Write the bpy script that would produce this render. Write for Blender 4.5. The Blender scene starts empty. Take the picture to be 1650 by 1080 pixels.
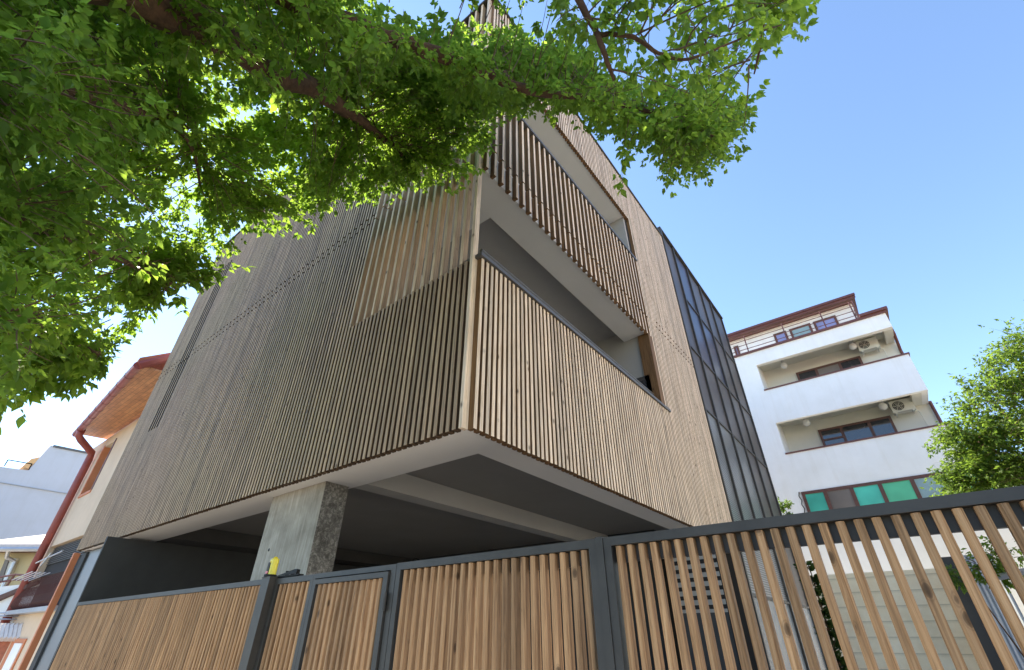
import bpy, bmesh, math, random
import numpy as np
from mathutils import Vector, Matrix
R = math.radians
random.seed(7)
C = bpy.context.scene.collection
sc = bpy.context.scene

# ------------------------------------------------------------ camera
CAM = Vector((0, 0, 1.6))
M3 = Matrix(((0.7876039, 0.3377323, 0.5153804), (0.6161809, -0.4331107, -0.6578268), (0.0010474, 0.8356746, -0.5492239)))
FPX = 740.04
cd = bpy.data.cameras.new('camera'); cam = bpy.data.objects.new('camera', cd); C.objects.link(cam)
cd.sensor_width = 36; cd.lens = FPX / 1650 * 36; cd.clip_start = 0.05; cd.clip_end = 2000
cam.matrix_world = Matrix.Translation(CAM) @ M3.to_4x4()
sc.camera = cam
def ray(u, v):
    """direction (unit) seen at photo coordinate u, v (1650 x 1080)"""
    return (M3 @ Vector((u - 825, 540 - v, -FPX))).normalized()
def onX(u, v, x): d = ray(u, v); return CAM + d * (x / d.x)
def onY(u, v, y): d = ray(u, v); return CAM + d * (y / d.y)
def at(u, v, dist): return CAM + ray(u, v) * dist

# ------------------------------------------------------------ world, sun, exposure
SUN = Vector((-0.689, 0.025, 0.725)).normalized()
w = bpy.data.worlds.new('World'); sc.world = w; w.use_nodes = True
nt = w.node_tree; bg = nt.nodes['Background']
sky = nt.nodes.new('ShaderNodeTexSky'); sky.sky_type = 'NISHITA'; sky.sun_disc = False
sky.sun_elevation = math.asin(SUN.z); sky.sun_rotation = math.atan2(SUN.x, SUN.y)
sky.air_density = 0.85; sky.dust_density = 0.05; sky.ozone_density = 4.5; sky.altitude = 50
nt.links.new(sky.outputs[0], bg.inputs[0]); bg.inputs[1].default_value = 0.15
sd = bpy.data.lights.new('sun', 'SUN'); sd.energy = 4.5; sd.angle = R(0.53); sd.color = (1, 0.95, 0.87)
so = bpy.data.objects.new('sun', sd); C.objects.link(so); so.rotation_euler = (-SUN).to_track_quat('-Z', 'Y').to_euler()
sc.view_settings.view_transform = 'Standard'; sc.view_settings.look = 'None'
sc.view_settings.exposure = 1.68; sc.view_settings.gamma = 1
sc.view_settings.use_white_balance = True; sc.view_settings.white_balance_temperature = 7200; sc.view_settings.white_balance_tint = 8
sc.cycles.max_bounces = 7; sc.cycles.diffuse_bounces = 4; sc.cycles.glossy_bounces = 3
sc.cycles.transmission_bounces = 4; sc.cycles.transparent_max_bounces = 6

# ------------------------------------------------------------ materials
def new_mat(name):
    m = bpy.data.materials.new(name); m.use_nodes = True
    n = m.node_tree.nodes; l = m.node_tree.links
    return m, n, l, n['Principled BSDF']
def node(n, t, **k):
    o = n.new(t)
    for a, b in k.items():
        if a == 'inp':
            for kk, vv in b.items(): o.inputs[kk].default_value = vv
        else: setattr(o, a, b)
    return o
def ramp(n, stops):
    r = n.new('ShaderNodeValToRGB'); e = r.color_ramp.elements
    while len(e) < len(stops): e.new(0.5)
    for i, (p, c) in enumerate(stops): e[i].position = p; e[i].color = (*c, 1)
    return r
def mix(n, l, fac, a, b, mode='MIX'):
    m = n.new('ShaderNodeMix'); m.data_type = 'RGBA'; m.blend_type = mode
    for s, v in ((0, fac), (6, a), (7, b)):
        if hasattr(v, 'links'): l.new(v, m.inputs[s])
        elif isinstance(v, (int, float)): m.inputs[s].default_value = v
        else: m.inputs[s].default_value = (*v, 1)
    return m.outputs[2]
def plain(name, col, rough=0.6, metal=0.0, spec=0.5, var=0.12, scale=3.0, bump=0.0, bscale=60):
    m, n, l, b = new_mat(name)
    tc = n.new('ShaderNodeTexCoord')
    nz = node(n, 'ShaderNodeTexNoise', inp={'Scale': scale, 'Detail': 6, 'Roughness': 0.65}); l.new(tc.outputs['Object'], nz.inputs['Vector'])
    r = ramp(n, ((0.3, tuple(c * (1 - var) for c in col)), (0.7, tuple(min(1, c * (1 + var)) for c in col))))
    l.new(nz.outputs[0], r.inputs[0]); l.new(r.outputs[0], b.inputs['Base Color'])
    b.inputs['Roughness'].default_value = rough; b.inputs['Metallic'].default_value = metal
    b.inputs['Specular IOR Level'].default_value = spec
    if bump:
        n2 = node(n, 'ShaderNodeTexNoise', inp={'Scale': bscale, 'Detail': 4}); l.new(tc.outputs['Object'], n2.inputs['Vector'])
        bp = node(n, 'ShaderNodeBump', inp={'Strength': bump, 'Distance': 0.01}); l.new(n2.outputs[0], bp.inputs['Height']); l.new(bp.outputs[0], b.inputs['Normal'])
    return m
def wood(name, light, mid, dark, knot=(0.05, 0.025, 0.012), rough=0.65, hue=0.22, grain=70, green=None):
    """board timber: long grain, knots, and a tone of its own for every slat (vertex attribute rnd)"""
    m, n, l, b = new_mat(name)
    tc = n.new('ShaderNodeTexCoord'); at_ = node(n, 'ShaderNodeAttribute', attribute_name='rnd')
    off = node(n, 'ShaderNodeVectorMath', operation='SCALE'); l.new(at_.outputs['Vector'], off.inputs[0]); off.inputs['Scale'].default_value = 37.0
    add = node(n, 'ShaderNodeVectorMath', operation='ADD'); l.new(tc.outputs['Object'], add.inputs[0]); l.new(off.outputs[0], add.inputs[1])
    mp = node(n, 'ShaderNodeMapping'); mp.inputs['Scale'].default_value = (1, 1, 0.03); l.new(add.outputs[0], mp.inputs[0])
    g = node(n, 'ShaderNodeTexNoise', inp={'Scale': grain, 'Detail': 5, 'Roughness': 0.7, 'Distortion': 0.6}); l.new(mp.outputs[0], g.inputs['Vector'])
    rg = ramp(n, ((0.34, dark), (0.5, mid), (0.66, light))); l.new(g.outputs[0], rg.inputs[0])
    # broad blotches along the board
    mp2 = node(n, 'ShaderNodeMapping'); mp2.inputs['Scale'].default_value = (1, 1, 0.22); l.new(add.outputs[0], mp2.inputs[0])
    bl = node(n, 'ShaderNodeTexNoise', inp={'Scale': 7, 'Detail': 3}); l.new(mp2.outputs[0], bl.inputs['Vector'])
    rb = ramp(n, ((0.3, (0.82, 0.80, 0.78)), (0.7, (1.12, 1.10, 1.08)))); l.new(bl.outputs[0], rb.inputs[0])
    col = mix(n, l, 0.75, rg.outputs[0], rb.outputs[0], 'MULTIPLY')
    # board tone
    rt = ramp(n, ((0.0, (1 - hue, 1 - hue, 1 - hue)), (0.5, (1, 0.98, 0.96)), (1.0, (1 + hue * 0.6, 1 + hue * 0.5, 1 + hue * 0.4)))); l.new(at_.outputs['Fac'], rt.inputs[0])
    col = mix(n, l, 1.0, col, rt.outputs[0], 'MULTIPLY')
    # knots
    mk = node(n, 'ShaderNodeMapping'); mk.inputs['Scale'].default_value = (13, 13, 6.5); l.new(add.outputs[0], mk.inputs[0])
    v = node(n, 'ShaderNodeTexVoronoi', inp={'Scale': 1.0, 'Randomness': 1.0}); l.new(mk.outputs[0], v.inputs['Vector'])
    wn = node(n, 'ShaderNodeTexNoise', inp={'Scale': 4, 'Detail': 2}); l.new(mk.outputs[0], wn.inputs['Vector'])
    sb = node(n, 'ShaderNodeMath', operation='MULTIPLY_ADD'); l.new(wn.outputs[0], sb.inputs[0]); sb.inputs[1].default_value = 0.10; l.new(v.outputs['Distance'], sb.inputs[2])
    rk = ramp(n, ((0.13, (1, 1, 1)), (0.20, (0.75, 0.75, 0.75)), (0.23, (0.15, 0.15, 0.15)), (0.26, (0.4, 0.4, 0.4)), (0.29, (0.05, 0.05, 0.05)), (0.36, (0, 0, 0)))); l.new(sb.outputs[0], rk.inputs[0])
    # only some cells carry a knot
    vs = n.new('ShaderNodeSeparateColor'); l.new(v.outputs['Color'], vs.inputs[0])
    gt = node(n, 'ShaderNodeMath', operation='GREATER_THAN'); l.new(vs.outputs[0], gt.inputs[0]); gt.inputs[1].default_value = 0.78
    kf = node(n, 'ShaderNodeMath', operation='MULTIPLY'); l.new(rk.outputs[0], kf.inputs[0]); l.new(gt.outputs[0], kf.inputs[1])
    kf2 = node(n, 'ShaderNodeMath', operation='MULTIPLY'); l.new(kf.outputs[0], kf2.inputs[0]); kf2.inputs[1].default_value = 0.8
    col = mix(n, l, kf2.outputs[0], col, knot)
    if green:
        gn = node(n, 'ShaderNodeTexNoise', inp={'Scale': 0.35, 'Detail': 2}); l.new(tc.outputs['Object'], gn.inputs['Vector'])
        gr = ramp(n, ((0.42, (0, 0, 0)), (0.62, (0.8, 0.8, 0.8)))); l.new(gn.outputs[0], gr.inputs[0])
        col = mix(n, l, gr.outputs[0], col, mix(n, l, 1.0, col, green, 'MULTIPLY'))
    l.new(col, b.inputs['Base Color']); b.inputs['Roughness'].default_value = rough; b.inputs['Specular IOR Level'].default_value = 0.3
    bp = node(n, 'ShaderNodeBump', inp={'Strength': 0.25, 'Distance': 0.004}); l.new(g.outputs[0], bp.inputs['Height']); l.new(bp.outputs[0], b.inputs['Normal'])
    return m
MAT = {}
MAT['wood_front'] = wood('weathered larch face', (0.84, 0.71, 0.58), (0.73, 0.595, 0.465), (0.45, 0.34, 0.24))  # weathered face of the side facade, its stronger light painted into the tone
MAT['wood_front_l'] = wood('grey green larch face', (0.57, 0.405, 0.275), (0.45, 0.315, 0.21), (0.28, 0.19, 0.12), green=(0.90, 0.97, 0.88))  # greenish face of the street facade, its shade painted into the tone
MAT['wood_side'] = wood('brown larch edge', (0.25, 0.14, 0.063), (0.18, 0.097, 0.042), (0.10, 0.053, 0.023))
MAT['wood_side_shaded'] = wood('brown larch edge with painted shade', (0.12, 0.075, 0.04), (0.085, 0.05, 0.027), (0.045, 0.027, 0.015))  # shaded copy of the edge timber: dim gaps painted into the colour
MAT['wood_screen'] = wood('pale larch screen with painted light', (0.80, 0.65, 0.49), (0.70, 0.54, 0.39), (0.44, 0.31, 0.20))  # light falling on the corner screen is painted in as a paler tone
MAT['wood_fence'] = wood('oiled pine', (0.55, 0.335, 0.18), (0.42, 0.24, 0.12), (0.22, 0.115, 0.052), hue=0.3, grain=55)
MAT['plaster'] = plain('grey white plaster', (0.60, 0.585, 0.57), 0.85, var=0.05, scale=0.6, bump=0.15, bscale=90)
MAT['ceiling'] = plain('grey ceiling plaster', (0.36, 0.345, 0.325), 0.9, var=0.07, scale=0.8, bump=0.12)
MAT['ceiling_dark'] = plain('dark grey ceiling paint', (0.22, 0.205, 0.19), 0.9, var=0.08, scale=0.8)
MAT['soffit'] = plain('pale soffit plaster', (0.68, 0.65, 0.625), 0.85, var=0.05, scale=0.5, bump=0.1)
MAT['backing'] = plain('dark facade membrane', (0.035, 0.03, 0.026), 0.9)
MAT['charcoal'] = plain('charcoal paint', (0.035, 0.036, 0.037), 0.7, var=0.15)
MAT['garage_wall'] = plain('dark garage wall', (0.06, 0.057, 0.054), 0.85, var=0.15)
MAT['frame'] = plain('anthracite powder coat', (0.052, 0.047, 0.042), 0.5, metal=0.0, spec=0.35, var=0.22, scale=5.0, bump=0.05, bscale=400)
MAT['capping'] = plain('dark grey sheet metal', (0.10, 0.095, 0.09), 0.45, metal=0.1, var=0.1)
MAT['steel_sheet'] = plain('grey steel sheet', (0.32, 0.33, 0.35), 0.33, metal=0.85, var=0.1, scale=1.0)
MAT['white'] = plain('white render', (0.90, 0.88, 0.845), 0.85, var=0.025, scale=0.7, bump=0.08)
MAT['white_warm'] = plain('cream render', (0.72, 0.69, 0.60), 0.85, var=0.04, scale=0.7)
MAT['brown_metal'] = plain('brown red metal', (0.14, 0.048, 0.038), 0.5, var=0.15)
MAT['brown_wood'] = plain('dark brown window timber', (0.115, 0.045, 0.03), 0.5, var=0.25, scale=8)
MAT['red_metal'] = plain('red painted metal', (0.30, 0.065, 0.05), 0.45, var=0.18, scale=2.5)
MAT['orange'] = plain('orange painted timber', (0.62, 0.21, 0.09), 0.6, var=0.1)
MAT['peach'] = plain('peach render', (0.72, 0.54, 0.38), 0.85, var=0.06, scale=0.8, bump=0.15)
MAT['yellow_wall'] = plain('ochre render', (0.62, 0.50, 0.28), 0.85, var=0.08, scale=0.8)
MAT['bluegrey'] = plain('pale blue grey render', (0.50, 0.52, 0.57), 0.85, var=0.035, scale=0.25)
MAT['blue'] = plain('blue window strip', (0.04, 0.07, 0.22), 0.3)
MAT['black'] = plain('black iron', (0.015, 0.015, 0.016), 0.6, spec=0.2)
MAT['galv'] = plain('galvanised metal', (0.5, 0.5, 0.52), 0.4, metal=0.7)
MAT['asphalt'] = plain('asphalt', (0.10, 0.098, 0.095), 0.9, var=0.25, scale=30, bump=0.4, bscale=200)
MAT['paving'] = plain('concrete paving', (0.50, 0.46, 0.40), 0.9, var=0.1, scale=4, bump=0.2)
MAT['earth'] = plain('ground', (0.20, 0.18, 0.14), 0.95, var=0.2, scale=2)
MAT['acbody'] = plain('cream enamel', (0.68, 0.66, 0.58), 0.45, var=0.04)
MAT['globe'] = plain('opal glass', (0.85, 0.84, 0.82), 0.15, var=0.01)
MAT['yellow_plastic'] = plain('yellow plastic', (0.75, 0.62, 0.03), 0.25, var=0.05)
MAT['red_plastic'] = plain('red plastic', (0.6, 0.04, 0.06), 0.3)
MAT['tile_red'] = plain('clay roof tile', (0.42, 0.13, 0.07), 0.8, var=0.2, scale=10)
MAT['tile_pale'] = plain('pale roofing', (0.62, 0.56, 0.54), 0.85, var=0.08, scale=10)
MAT['canvas'] = plain('orange canvas', (0.7, 0.42, 0.2), 0.8)
MAT['bark'] = plain('grey brown bark', (0.085, 0.046, 0.027), 0.95, var=0.45, scale=14, bump=0.9, bscale=28)
MAT['twig'] = plain('brown twig bark', (0.13, 0.08, 0.05), 0.85, var=0.3, scale=20)
MAT['block'] = None
def mk_concrete(name, stain):
    m, n, l, b = new_mat(name)
    tc = n.new('ShaderNodeTexCoord')
    mp = node(n, 'ShaderNodeMapping'); mp.inputs['Scale'].default_value = (1, 1, 0.07); l.new(tc.outputs['Object'], mp.inputs[0])
    g = node(n, 'ShaderNodeTexNoise', inp={'Scale': 26, 'Detail': 6, 'Roughness': 0.7}); l.new(mp.outputs[0], g.inputs['Vector'])
    big = node(n, 'ShaderNodeTexNoise', inp={'Scale': 2.5, 'Detail': 6, 'Roughness': 0.65}); l.new(tc.outputs['Object'], big.inputs['Vector'])
    if not stain:
        r = ramp(n, ((0.3, (0.31, 0.265, 0.21)), (0.7, (0.56, 0.50, 0.42)))); l.new(g.outputs[0], r.inputs[0])
        r2 = ramp(n, ((0.3, (0.62, 0.61, 0.58)), (0.7, (1.12, 1.12, 1.12)))); l.new(big.outputs[0], r2.inputs[0])
        col = mix(n, l, 1.0, r.outputs[0], r2.outputs[0], 'MULTIPLY')
    else:
        f = node(n, 'ShaderNodeTexNoise', inp={'Scale': 24, 'Detail': 10, 'Roughness': 0.8, 'Distortion': 0.8}); l.new(tc.outputs['Object'], f.inputs['Vector'])
        r = ramp(n, ((0.38, (0.07, 0.064, 0.058)), (0.50, (0.15, 0.138, 0.125)), (0.66, (0.42, 0.40, 0.37)))); l.new(f.outputs[0], r.inputs[0])
        r2 = ramp(n, ((0.35, (0.55, 0.54, 0.52)), (0.7, (1.2, 1.2, 1.2)))); l.new(big.outputs[0], r2.inputs[0])
        col = mix(n, l, 1.0, r.outputs[0], r2.outputs[0], 'MULTIPLY')
    l.new(col, b.inputs['Base Color']); b.inputs['Roughness'].default_value = 0.85
    bp = node(n, 'ShaderNodeBump', inp={'Strength': 0.3, 'Distance': 0.006}); l.new(g.outputs[0], bp.inputs['Height']); l.new(bp.outputs[0], b.inputs['Normal'])
    return m
MAT['concrete'] = mk_concrete('board marked concrete', False)
MAT['concrete_stained'] = mk_concrete('stained concrete with white bloom', True)
def mk_glass(name, col, rough=0.06, stripes=None):
    m, n, l, b = new_mat(name)
    b.inputs['Base Color'].default_value = (*col, 1); b.inputs['Roughness'].default_value = rough
    b.inputs['Specular IOR Level'].default_value = 0.28 if rough > 0.15 else 0.9; b.inputs['Coat Weight'].default_value = 0.0 if rough > 0.15 else 0.4; b.inputs['Coat Roughness'].default_value = 0.03
    tc = n.new('ShaderNodeTexCoord')
    if stripes:
        wv = node(n, 'ShaderNodeTexWave', wave_type='BANDS', bands_direction='Z', inp={'Scale': stripes, 'Distortion': 0.4, 'Detail': 1}); l.new(tc.outputs['Object'], wv.inputs['Vector'])
        r = ramp(n, ((0.35, tuple(c * 0.35 for c in col)), (0.65, tuple(c * 1.7 for c in col)))); l.new(wv.outputs[0], r.inputs[0]); l.new(r.outputs[0], b.inputs['Base Color'])
    else:
        nz = node(n, 'ShaderNodeTexNoise', inp={'Scale': 0.7, 'Detail': 3}); l.new(tc.outputs['Object'], nz.inputs['Vector'])
        r = ramp(n, ((0.3, tuple(c * 0.7 for c in col)), (0.7, tuple(c * 1.3 for c in col)))); l.new(nz.outputs[0], r.inputs[0]); l.new(r.outputs[0], b.inputs['Base Color'])
    n2 = node(n, 'ShaderNodeTexNoise', inp={'Scale': 1.3, 'Detail': 1}); l.new(tc.outputs['Object'], n2.inputs['Vector'])
    bp = node(n, 'ShaderNodeBump', inp={'Strength': 0.05, 'Distance': 0.05}); l.new(n2.outputs[0], bp.inputs['Height']); l.new(bp.outputs[0], b.inputs['Normal'])
    return m
MAT['pane'] = mk_glass('tinted facade glass', (0.075, 0.062, 0.056), 0.4)
MAT['pane_blue'] = mk_glass('facade glass with painted blue reflection', (0.05, 0.05, 0.075), 0.3)  # reflected sky painted into the pane colour as blue
MAT['pane_blind'] = mk_glass('facade glass with slatted blind', (0.13, 0.135, 0.14), 0.3, stripes=7)
MAT['pane_low'] = mk_glass('facade glass clear', (0.14, 0.16, 0.18), 0.25)
MAT['pane_dark'] = mk_glass('dark window glass', (0.03, 0.03, 0.035))
MAT['pane_lilac'] = mk_glass('window glass with pale blind', (0.25, 0.25, 0.45))
MAT['pane_teal'] = mk_glass('teal window film', (0.07, 0.50, 0.38), 0.3)
MAT['pane_teal2'] = mk_glass('green teal window film', (0.10, 0.52, 0.30), 0.3)
MAT['pane_grey'] = mk_glass('grey blue window film', (0.25, 0.36, 0.38), 0.25)
MAT['pane_taupe'] = mk_glass('taupe curtain behind glass', (0.17, 0.14, 0.12), 0.3)
def weather(name):
    m = MAT[name]; n = m.node_tree.nodes; l = m.node_tree.links; b = n['Principled BSDF']
    src = b.inputs['Base Color'].links[0].from_socket
    tc = n.new('ShaderNodeTexCoord'); mp = node(n, 'ShaderNodeMapping'); mp.inputs['Scale'].default_value = (2.2, 2.2, 0.12); l.new(tc.outputs['Object'], mp.inputs[0])
    nz = node(n, 'ShaderNodeTexNoise', inp={'Scale': 2.0, 'Detail': 7, 'Roughness': 0.7}); l.new(mp.outputs[0], nz.inputs['Vector'])
    r = ramp(n, ((0.30, (0.955, 0.945, 0.93)), (0.5, (1, 1, 1)))); l.new(nz.outputs[0], r.inputs[0])
    n3 = node(n, 'ShaderNodeTexNoise', inp={'Scale': 0.8, 'Detail': 5, 'Roughness': 0.6}); l.new(tc.outputs['Object'], n3.inputs['Vector'])
    r3 = ramp(n, ((0.35, (0.94, 0.935, 0.92)), (0.6, (1, 1, 1)))); l.new(n3.outputs[0], r3.inputs[0])
    l.new(mix(n, l, 1.0, mix(n, l, 1.0, src, r.outputs[0], 'MULTIPLY'), r3.outputs[0], 'MULTIPLY'), b.inputs['Base Color'])
for k_ in ('white', 'bluegrey', 'peach', 'yellow_wall'): weather(k_)
def mk_block():
    m, n, l, b = new_mat('beige board formed wall')
    tc = n.new('ShaderNodeTexCoord'); sp = n.new('ShaderNodeSeparateXYZ'); l.new(tc.outputs['Object'], sp.inputs[0])
    dv = node(n, 'ShaderNodeMath', operation='MODULO'); l.new(sp.outputs['Z'], dv.inputs[0]); dv.inputs[1].default_value = 0.2
    r = ramp(n, ((0.0, (0.45, 0.44, 0.42)), (0.05, (1, 1, 1)), (0.8, (1, 1, 1)), (1.0, (0.8, 0.8, 0.78))))
    ml = node(n, 'ShaderNodeMath', operation='MULTIPLY'); l.new(dv.outputs[0], ml.inputs[0]); ml.inputs[1].default_value = 5.0; l.new(ml.outputs[0], r.inputs[0])
    nz = node(n, 'ShaderNodeTexNoise', inp={'Scale': 2.2, 'Detail': 8, 'Roughness': 0.7}); l.new(tc.outputs['Object'], nz.inputs['Vector'])
    r2 = ramp(n, ((0.3, (0.72, 0.60, 0.41)), (0.7, (0.88, 0.80, 0.62)))); l.new(nz.outputs[0], r2.inputs[0])
    l.new(mix(n, l, 1.0, r2.outputs[0], r.outputs[0], 'MULTIPLY'), b.inputs['Base Color']); b.inputs['Roughness'].default_value = 0.9
    return m
MAT['block'] = mk_block()
def mk_soffit_boards():
    m, n, l, b = new_mat('varnished pine eave boards')
    tc = n.new('ShaderNodeTexCoord')
    br = node(n, 'ShaderNodeTexBrick', inp={'Scale': 1.0, 'Mortar Size': 0.004, 'Brick Width': 1.1, 'Row Height': 0.11, 'Color1': (0.62, 0.30, 0.13, 1), 'Color2': (0.48, 0.215, 0.09, 1), 'Mortar': (0.14, 0.06, 0.03, 1)})
    l.new(tc.outputs['Object'], br.inputs['Vector'])
    nz = node(n, 'ShaderNodeTexNoise', inp={'Scale': 9, 'Detail': 5}); l.new(tc.outputs['Object'], nz.inputs['Vector'])
    r = ramp(n, ((0.3, (0.75, 0.72, 0.7)), (0.7, (1.2, 1.15, 1.1)))); l.new(nz.outputs[0], r.inputs[0])
    l.new(mix(n, l, 1.0, br.outputs[0], r.outputs[0], 'MULTIPLY'), b.inputs['Base Color']); b.inputs['Roughness'].default_value = 0.5
    return m
MAT['eave_boards'] = mk_soffit_boards()
def mk_corrugated():
    m, n, l, b = new_mat('bluish metal sheet'); tc = n.new('ShaderNodeTexCoord')
    wv = node(n, 'ShaderNodeTexWave', wave_type='BANDS', bands_direction='X', inp={'Scale': 6.0, 'Distortion': 0.0}); l.new(tc.outputs['Object'], wv.inputs['Vector'])
    r = ramp(n, ((0.3, (0.22, 0.26, 0.32)), (0.7, (0.33, 0.37, 0.44)))); l.new(wv.outputs[0], r.inputs[0]); l.new(r.outputs[0], b.inputs['Base Color'])
    b.inputs['Roughness'].default_value = 0.5
    bp = node(n, 'ShaderNodeBump', inp={'Strength': 0.6, 'Distance': 0.02}); l.new(wv.outputs[0], bp.inputs['Height']); l.new(bp.outputs[0], b.inputs['Normal'])
    return m
MAT['corrugated'] = mk_corrugated()
def mk_leaf(name, a, b2, tr):
    m = bpy.data.materials.new(name); m.use_nodes = True; n = m.node_tree.nodes; l = m.node_tree.links
    n.clear(); out = n.new('ShaderNodeOutputMaterial')
    at_ = node(n, 'ShaderNodeAttribute', attribute_name='rnd')
    r = ramp(n, ((0.0, a), (1.0, b2))); l.new(at_.outputs['Fac'], r.inputs[0])
    tc = n.new('ShaderNodeTexCoord')
    nz = node(n, 'ShaderNodeTexNoise', inp={'Scale': 1.6, 'Detail': 3}); l.new(tc.outputs['Object'], nz.inputs['Vector'])
    rn = ramp(n, ((0.3, (0.7, 0.75, 0.7)), (0.7, (1.25, 1.2, 1.1)))); l.new(nz.outputs[0], rn.inputs[0])
    col = mix(n, l, 1.0, r.outputs[0], rn.outputs[0], 'MULTIPLY')
    p = n.new('ShaderNodeBsdfPrincipled'); l.new(col, p.inputs['Base Color']); p.inputs['Roughness'].default_value = 0.5; p.inputs['Specular IOR Level'].default_value = 0.35
    t = n.new('ShaderNodeBsdfTranslucent'); l.new(mix(n, l, 1.0, rn.outputs[0], tr, 'MULTIPLY'), t.inputs[0])
    mx = n.new('ShaderNodeMixShader'); mx.inputs[0].default_value = 0.55
    l.new(p.outputs[0], mx.inputs[1]); l.new(t.outputs[0], mx.inputs[2]); l.new(mx.outputs[0], out.inputs[0])
    return m
MAT['leaf'] = mk_leaf('fresh maple leaf', (0.04, 0.10, 0.014), (0.105, 0.185, 0.025), (0.36, 0.56, 0.075))
MAT['leaf2'] = mk_leaf('garden tree leaf', (0.04, 0.085, 0.016), (0.09, 0.155, 0.028), (0.22, 0.34, 0.05))
MAT['needle'] = mk_leaf('dark conifer needle', (0.02, 0.045, 0.015), (0.035, 0.07, 0.02), (0.05, 0.09, 0.02))

# ------------------------------------------------------------ mesh helpers
class MB:
    def __init__(s): s.v = []; s.f = []; s.m = []; s.r = []; s.mats = []
    def mi(s, mat):
        if mat not in s.mats: s.mats.append(mat)
        return s.mats.index(mat)
    def face_box(s, x0, x1, y0, y1, z0, z1, mats, rnd=0.5):
        """box with a material per face: -x +x -y +y -z +z"""
        if isinstance(mats, str): mats = [mats] * 6
        b = len(s.v)
        s.v += [(x0, y0, z0), (x1, y0, z0), (x1, y1, z0), (x0, y1, z0), (x0, y0, z1), (x1, y0, z1), (x1, y1, z1), (x0, y1, z1)]
        s.r += [rnd] * 8
        for q, mt in zip(((0, 4, 7, 3), (1, 2, 6, 5), (0, 1, 5, 4), (3, 7, 6, 2), (0, 3, 2, 1), (4, 5, 6, 7)), mats):
            s.f.append(tuple(b + i for i in q)); s.m.append(s.mi(mt))
        return s
    box = face_box
    def prism(s, pts, vec, mat, rnd=0.5):
        """polygon pts (3D) pushed along vec"""
        b = len(s.v); n = len(pts); vec = Vector(vec)
        s.v += [tuple(p) for p in pts] + [tuple(Vector(p) + vec) for p in pts]; s.r += [rnd] * (2 * n)
        mi = s.mi(mat)
        s.f.append(tuple(range(b, b + n))); s.m.append(mi)
        s.f.append(tuple(range(b + 2 * n - 1, b + n - 1, -1))); s.m.append(mi)
        for i in range(n):
            j = (i + 1) % n; s.f.append((b + i, b + n + i, b + n + j, b + j)); s.m.append(mi)
        return s
    def slat(s, cx, cy, w, d, z0, z1, front, mf, ms, ch=0.004, rnd=None):
        """vertical slat with eased front arrises; front = '-y' or '+x'"""
        rnd = random.random() if rnd is None else rnd
        h = w / 2
        prof = [(-h, d), (-h, ch), (-h + ch, 0), (h - ch, 0), (h, ch), (h, d)]  # (along, depth)
        b = len(s.v)
        for z in (z0, z1):
            for a, dd in prof:
                s.v.append((cx + a, cy + dd, z) if front == '-y' else (cx - dd, cy + a, z))
        s.r += [rnd] * 12
        F, S = s.mi(mf), s.mi(ms)
        mm = [S, F, F, F, S, S]
        for i in range(6):
            j = (i + 1) % 6; q = (b + i, b + j, b + 6 + j, b + 6 + i)
            s.f.append(q); s.m.append(mm[i])
        s.f.append(tuple(range(b + 5, b - 1, -1))); s.m.append(S)
        s.f.append(tuple(range(b + 6, b + 12))); s.m.append(S)
    def tube(s, pts, rad, mat, n=8, rnd=0.5, cap=True):
        pts = [Vector(p) for p in pts]; rad = rad if isinstance(rad, (list, tuple)) else [rad] * len(pts)
        b = len(s.v); mi = s.mi(mat)
        t0 = (pts[1] - pts[0]).normalized(); up = t0.orthogonal().normalized()
        for i, p in enumerate(pts):
            t = (pts[min(i + 1, len(pts) - 1)] - pts[max(i - 1, 0)]).normalized()
            up = (up - t * up.dot(t)).normalized(); sd_ = t.cross(up)
            for k in range(n):
                a = 2 * math.pi * k / n
                s.v.append(tuple(p + (up * math.cos(a) + sd_ * math.sin(a)) * rad[i])); s.r.append(rnd)
        for i in range(len(pts) - 1):
            for k in range(n):
                k2 = (k + 1) % n; o = b + i * n
                s.f.append((o + k, o + k2, o + n + k2, o + n + k)); s.m.append(mi)
        if cap:
            s.f.append(tuple(range(b + n - 1, b - 1, -1))); s.m.append(mi)
            o = b + (len(pts) - 1) * n; s.f.append(tuple(range(o, o + n))); s.m.append(mi)
        return s
    def sphere(s, c, r, mat, n=14, m=8, sc_=(1, 1, 1)):
        b = len(s.v); mi = s.mi(mat); c = Vector(c)
        for i in range(m + 1):
            th = math.pi * i / m
            for k in range(n):
                a = 2 * math.pi * k / n
                s.v.append(tuple(c + Vector((math.sin(th) * math.cos(a) * sc_[0], math.sin(th) * math.sin(a) * sc_[1], math.cos(th) * sc_[2])) * r)); s.r.append(0.5)
        for i in range(m):
            for k in range(n):
                k2 = (k + 1) % n; o = b + i * n
                s.f.append((o + k, o + n + k, o + n + k2, o + k2)); s.m.append(mi)
        return s
    def build(s, name, parent=None, smooth=False, **p):
        me = bpy.data.meshes.new(name); me.from_pydata(s.v, [], s.f)
        for m in s.mats: me.materials.append(MAT[m])
        me.polygons.foreach_set('material_index', s.m)
        a = me.attributes.new('rnd', 'FLOAT', 'POINT'); a.data.foreach_set('value', s.r)
        if smooth: me.polygons.foreach_set('use_smooth', [True] * len(s.f))
        me.update()
        o = bpy.data.objects.new(name, me); C.objects.link(o)
        if parent: o.parent = parent; o.matrix_parent_inverse = Matrix.Translation(-parent.location)
        for k, v in p.items(): o[k] = v
        return o
def thing(name, loc, label, cat, group=None):
    o = bpy.data.objects.new(name, None); C.objects.link(o); o.location = loc; o.empty_display_size = 0.2
    o['label'] = label; o['category'] = cat
    if group: o['group'] = group
    bpy.context.view_layer.update()
    return o
def B(*a, **k): return MB().box(*a, **k)

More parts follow.
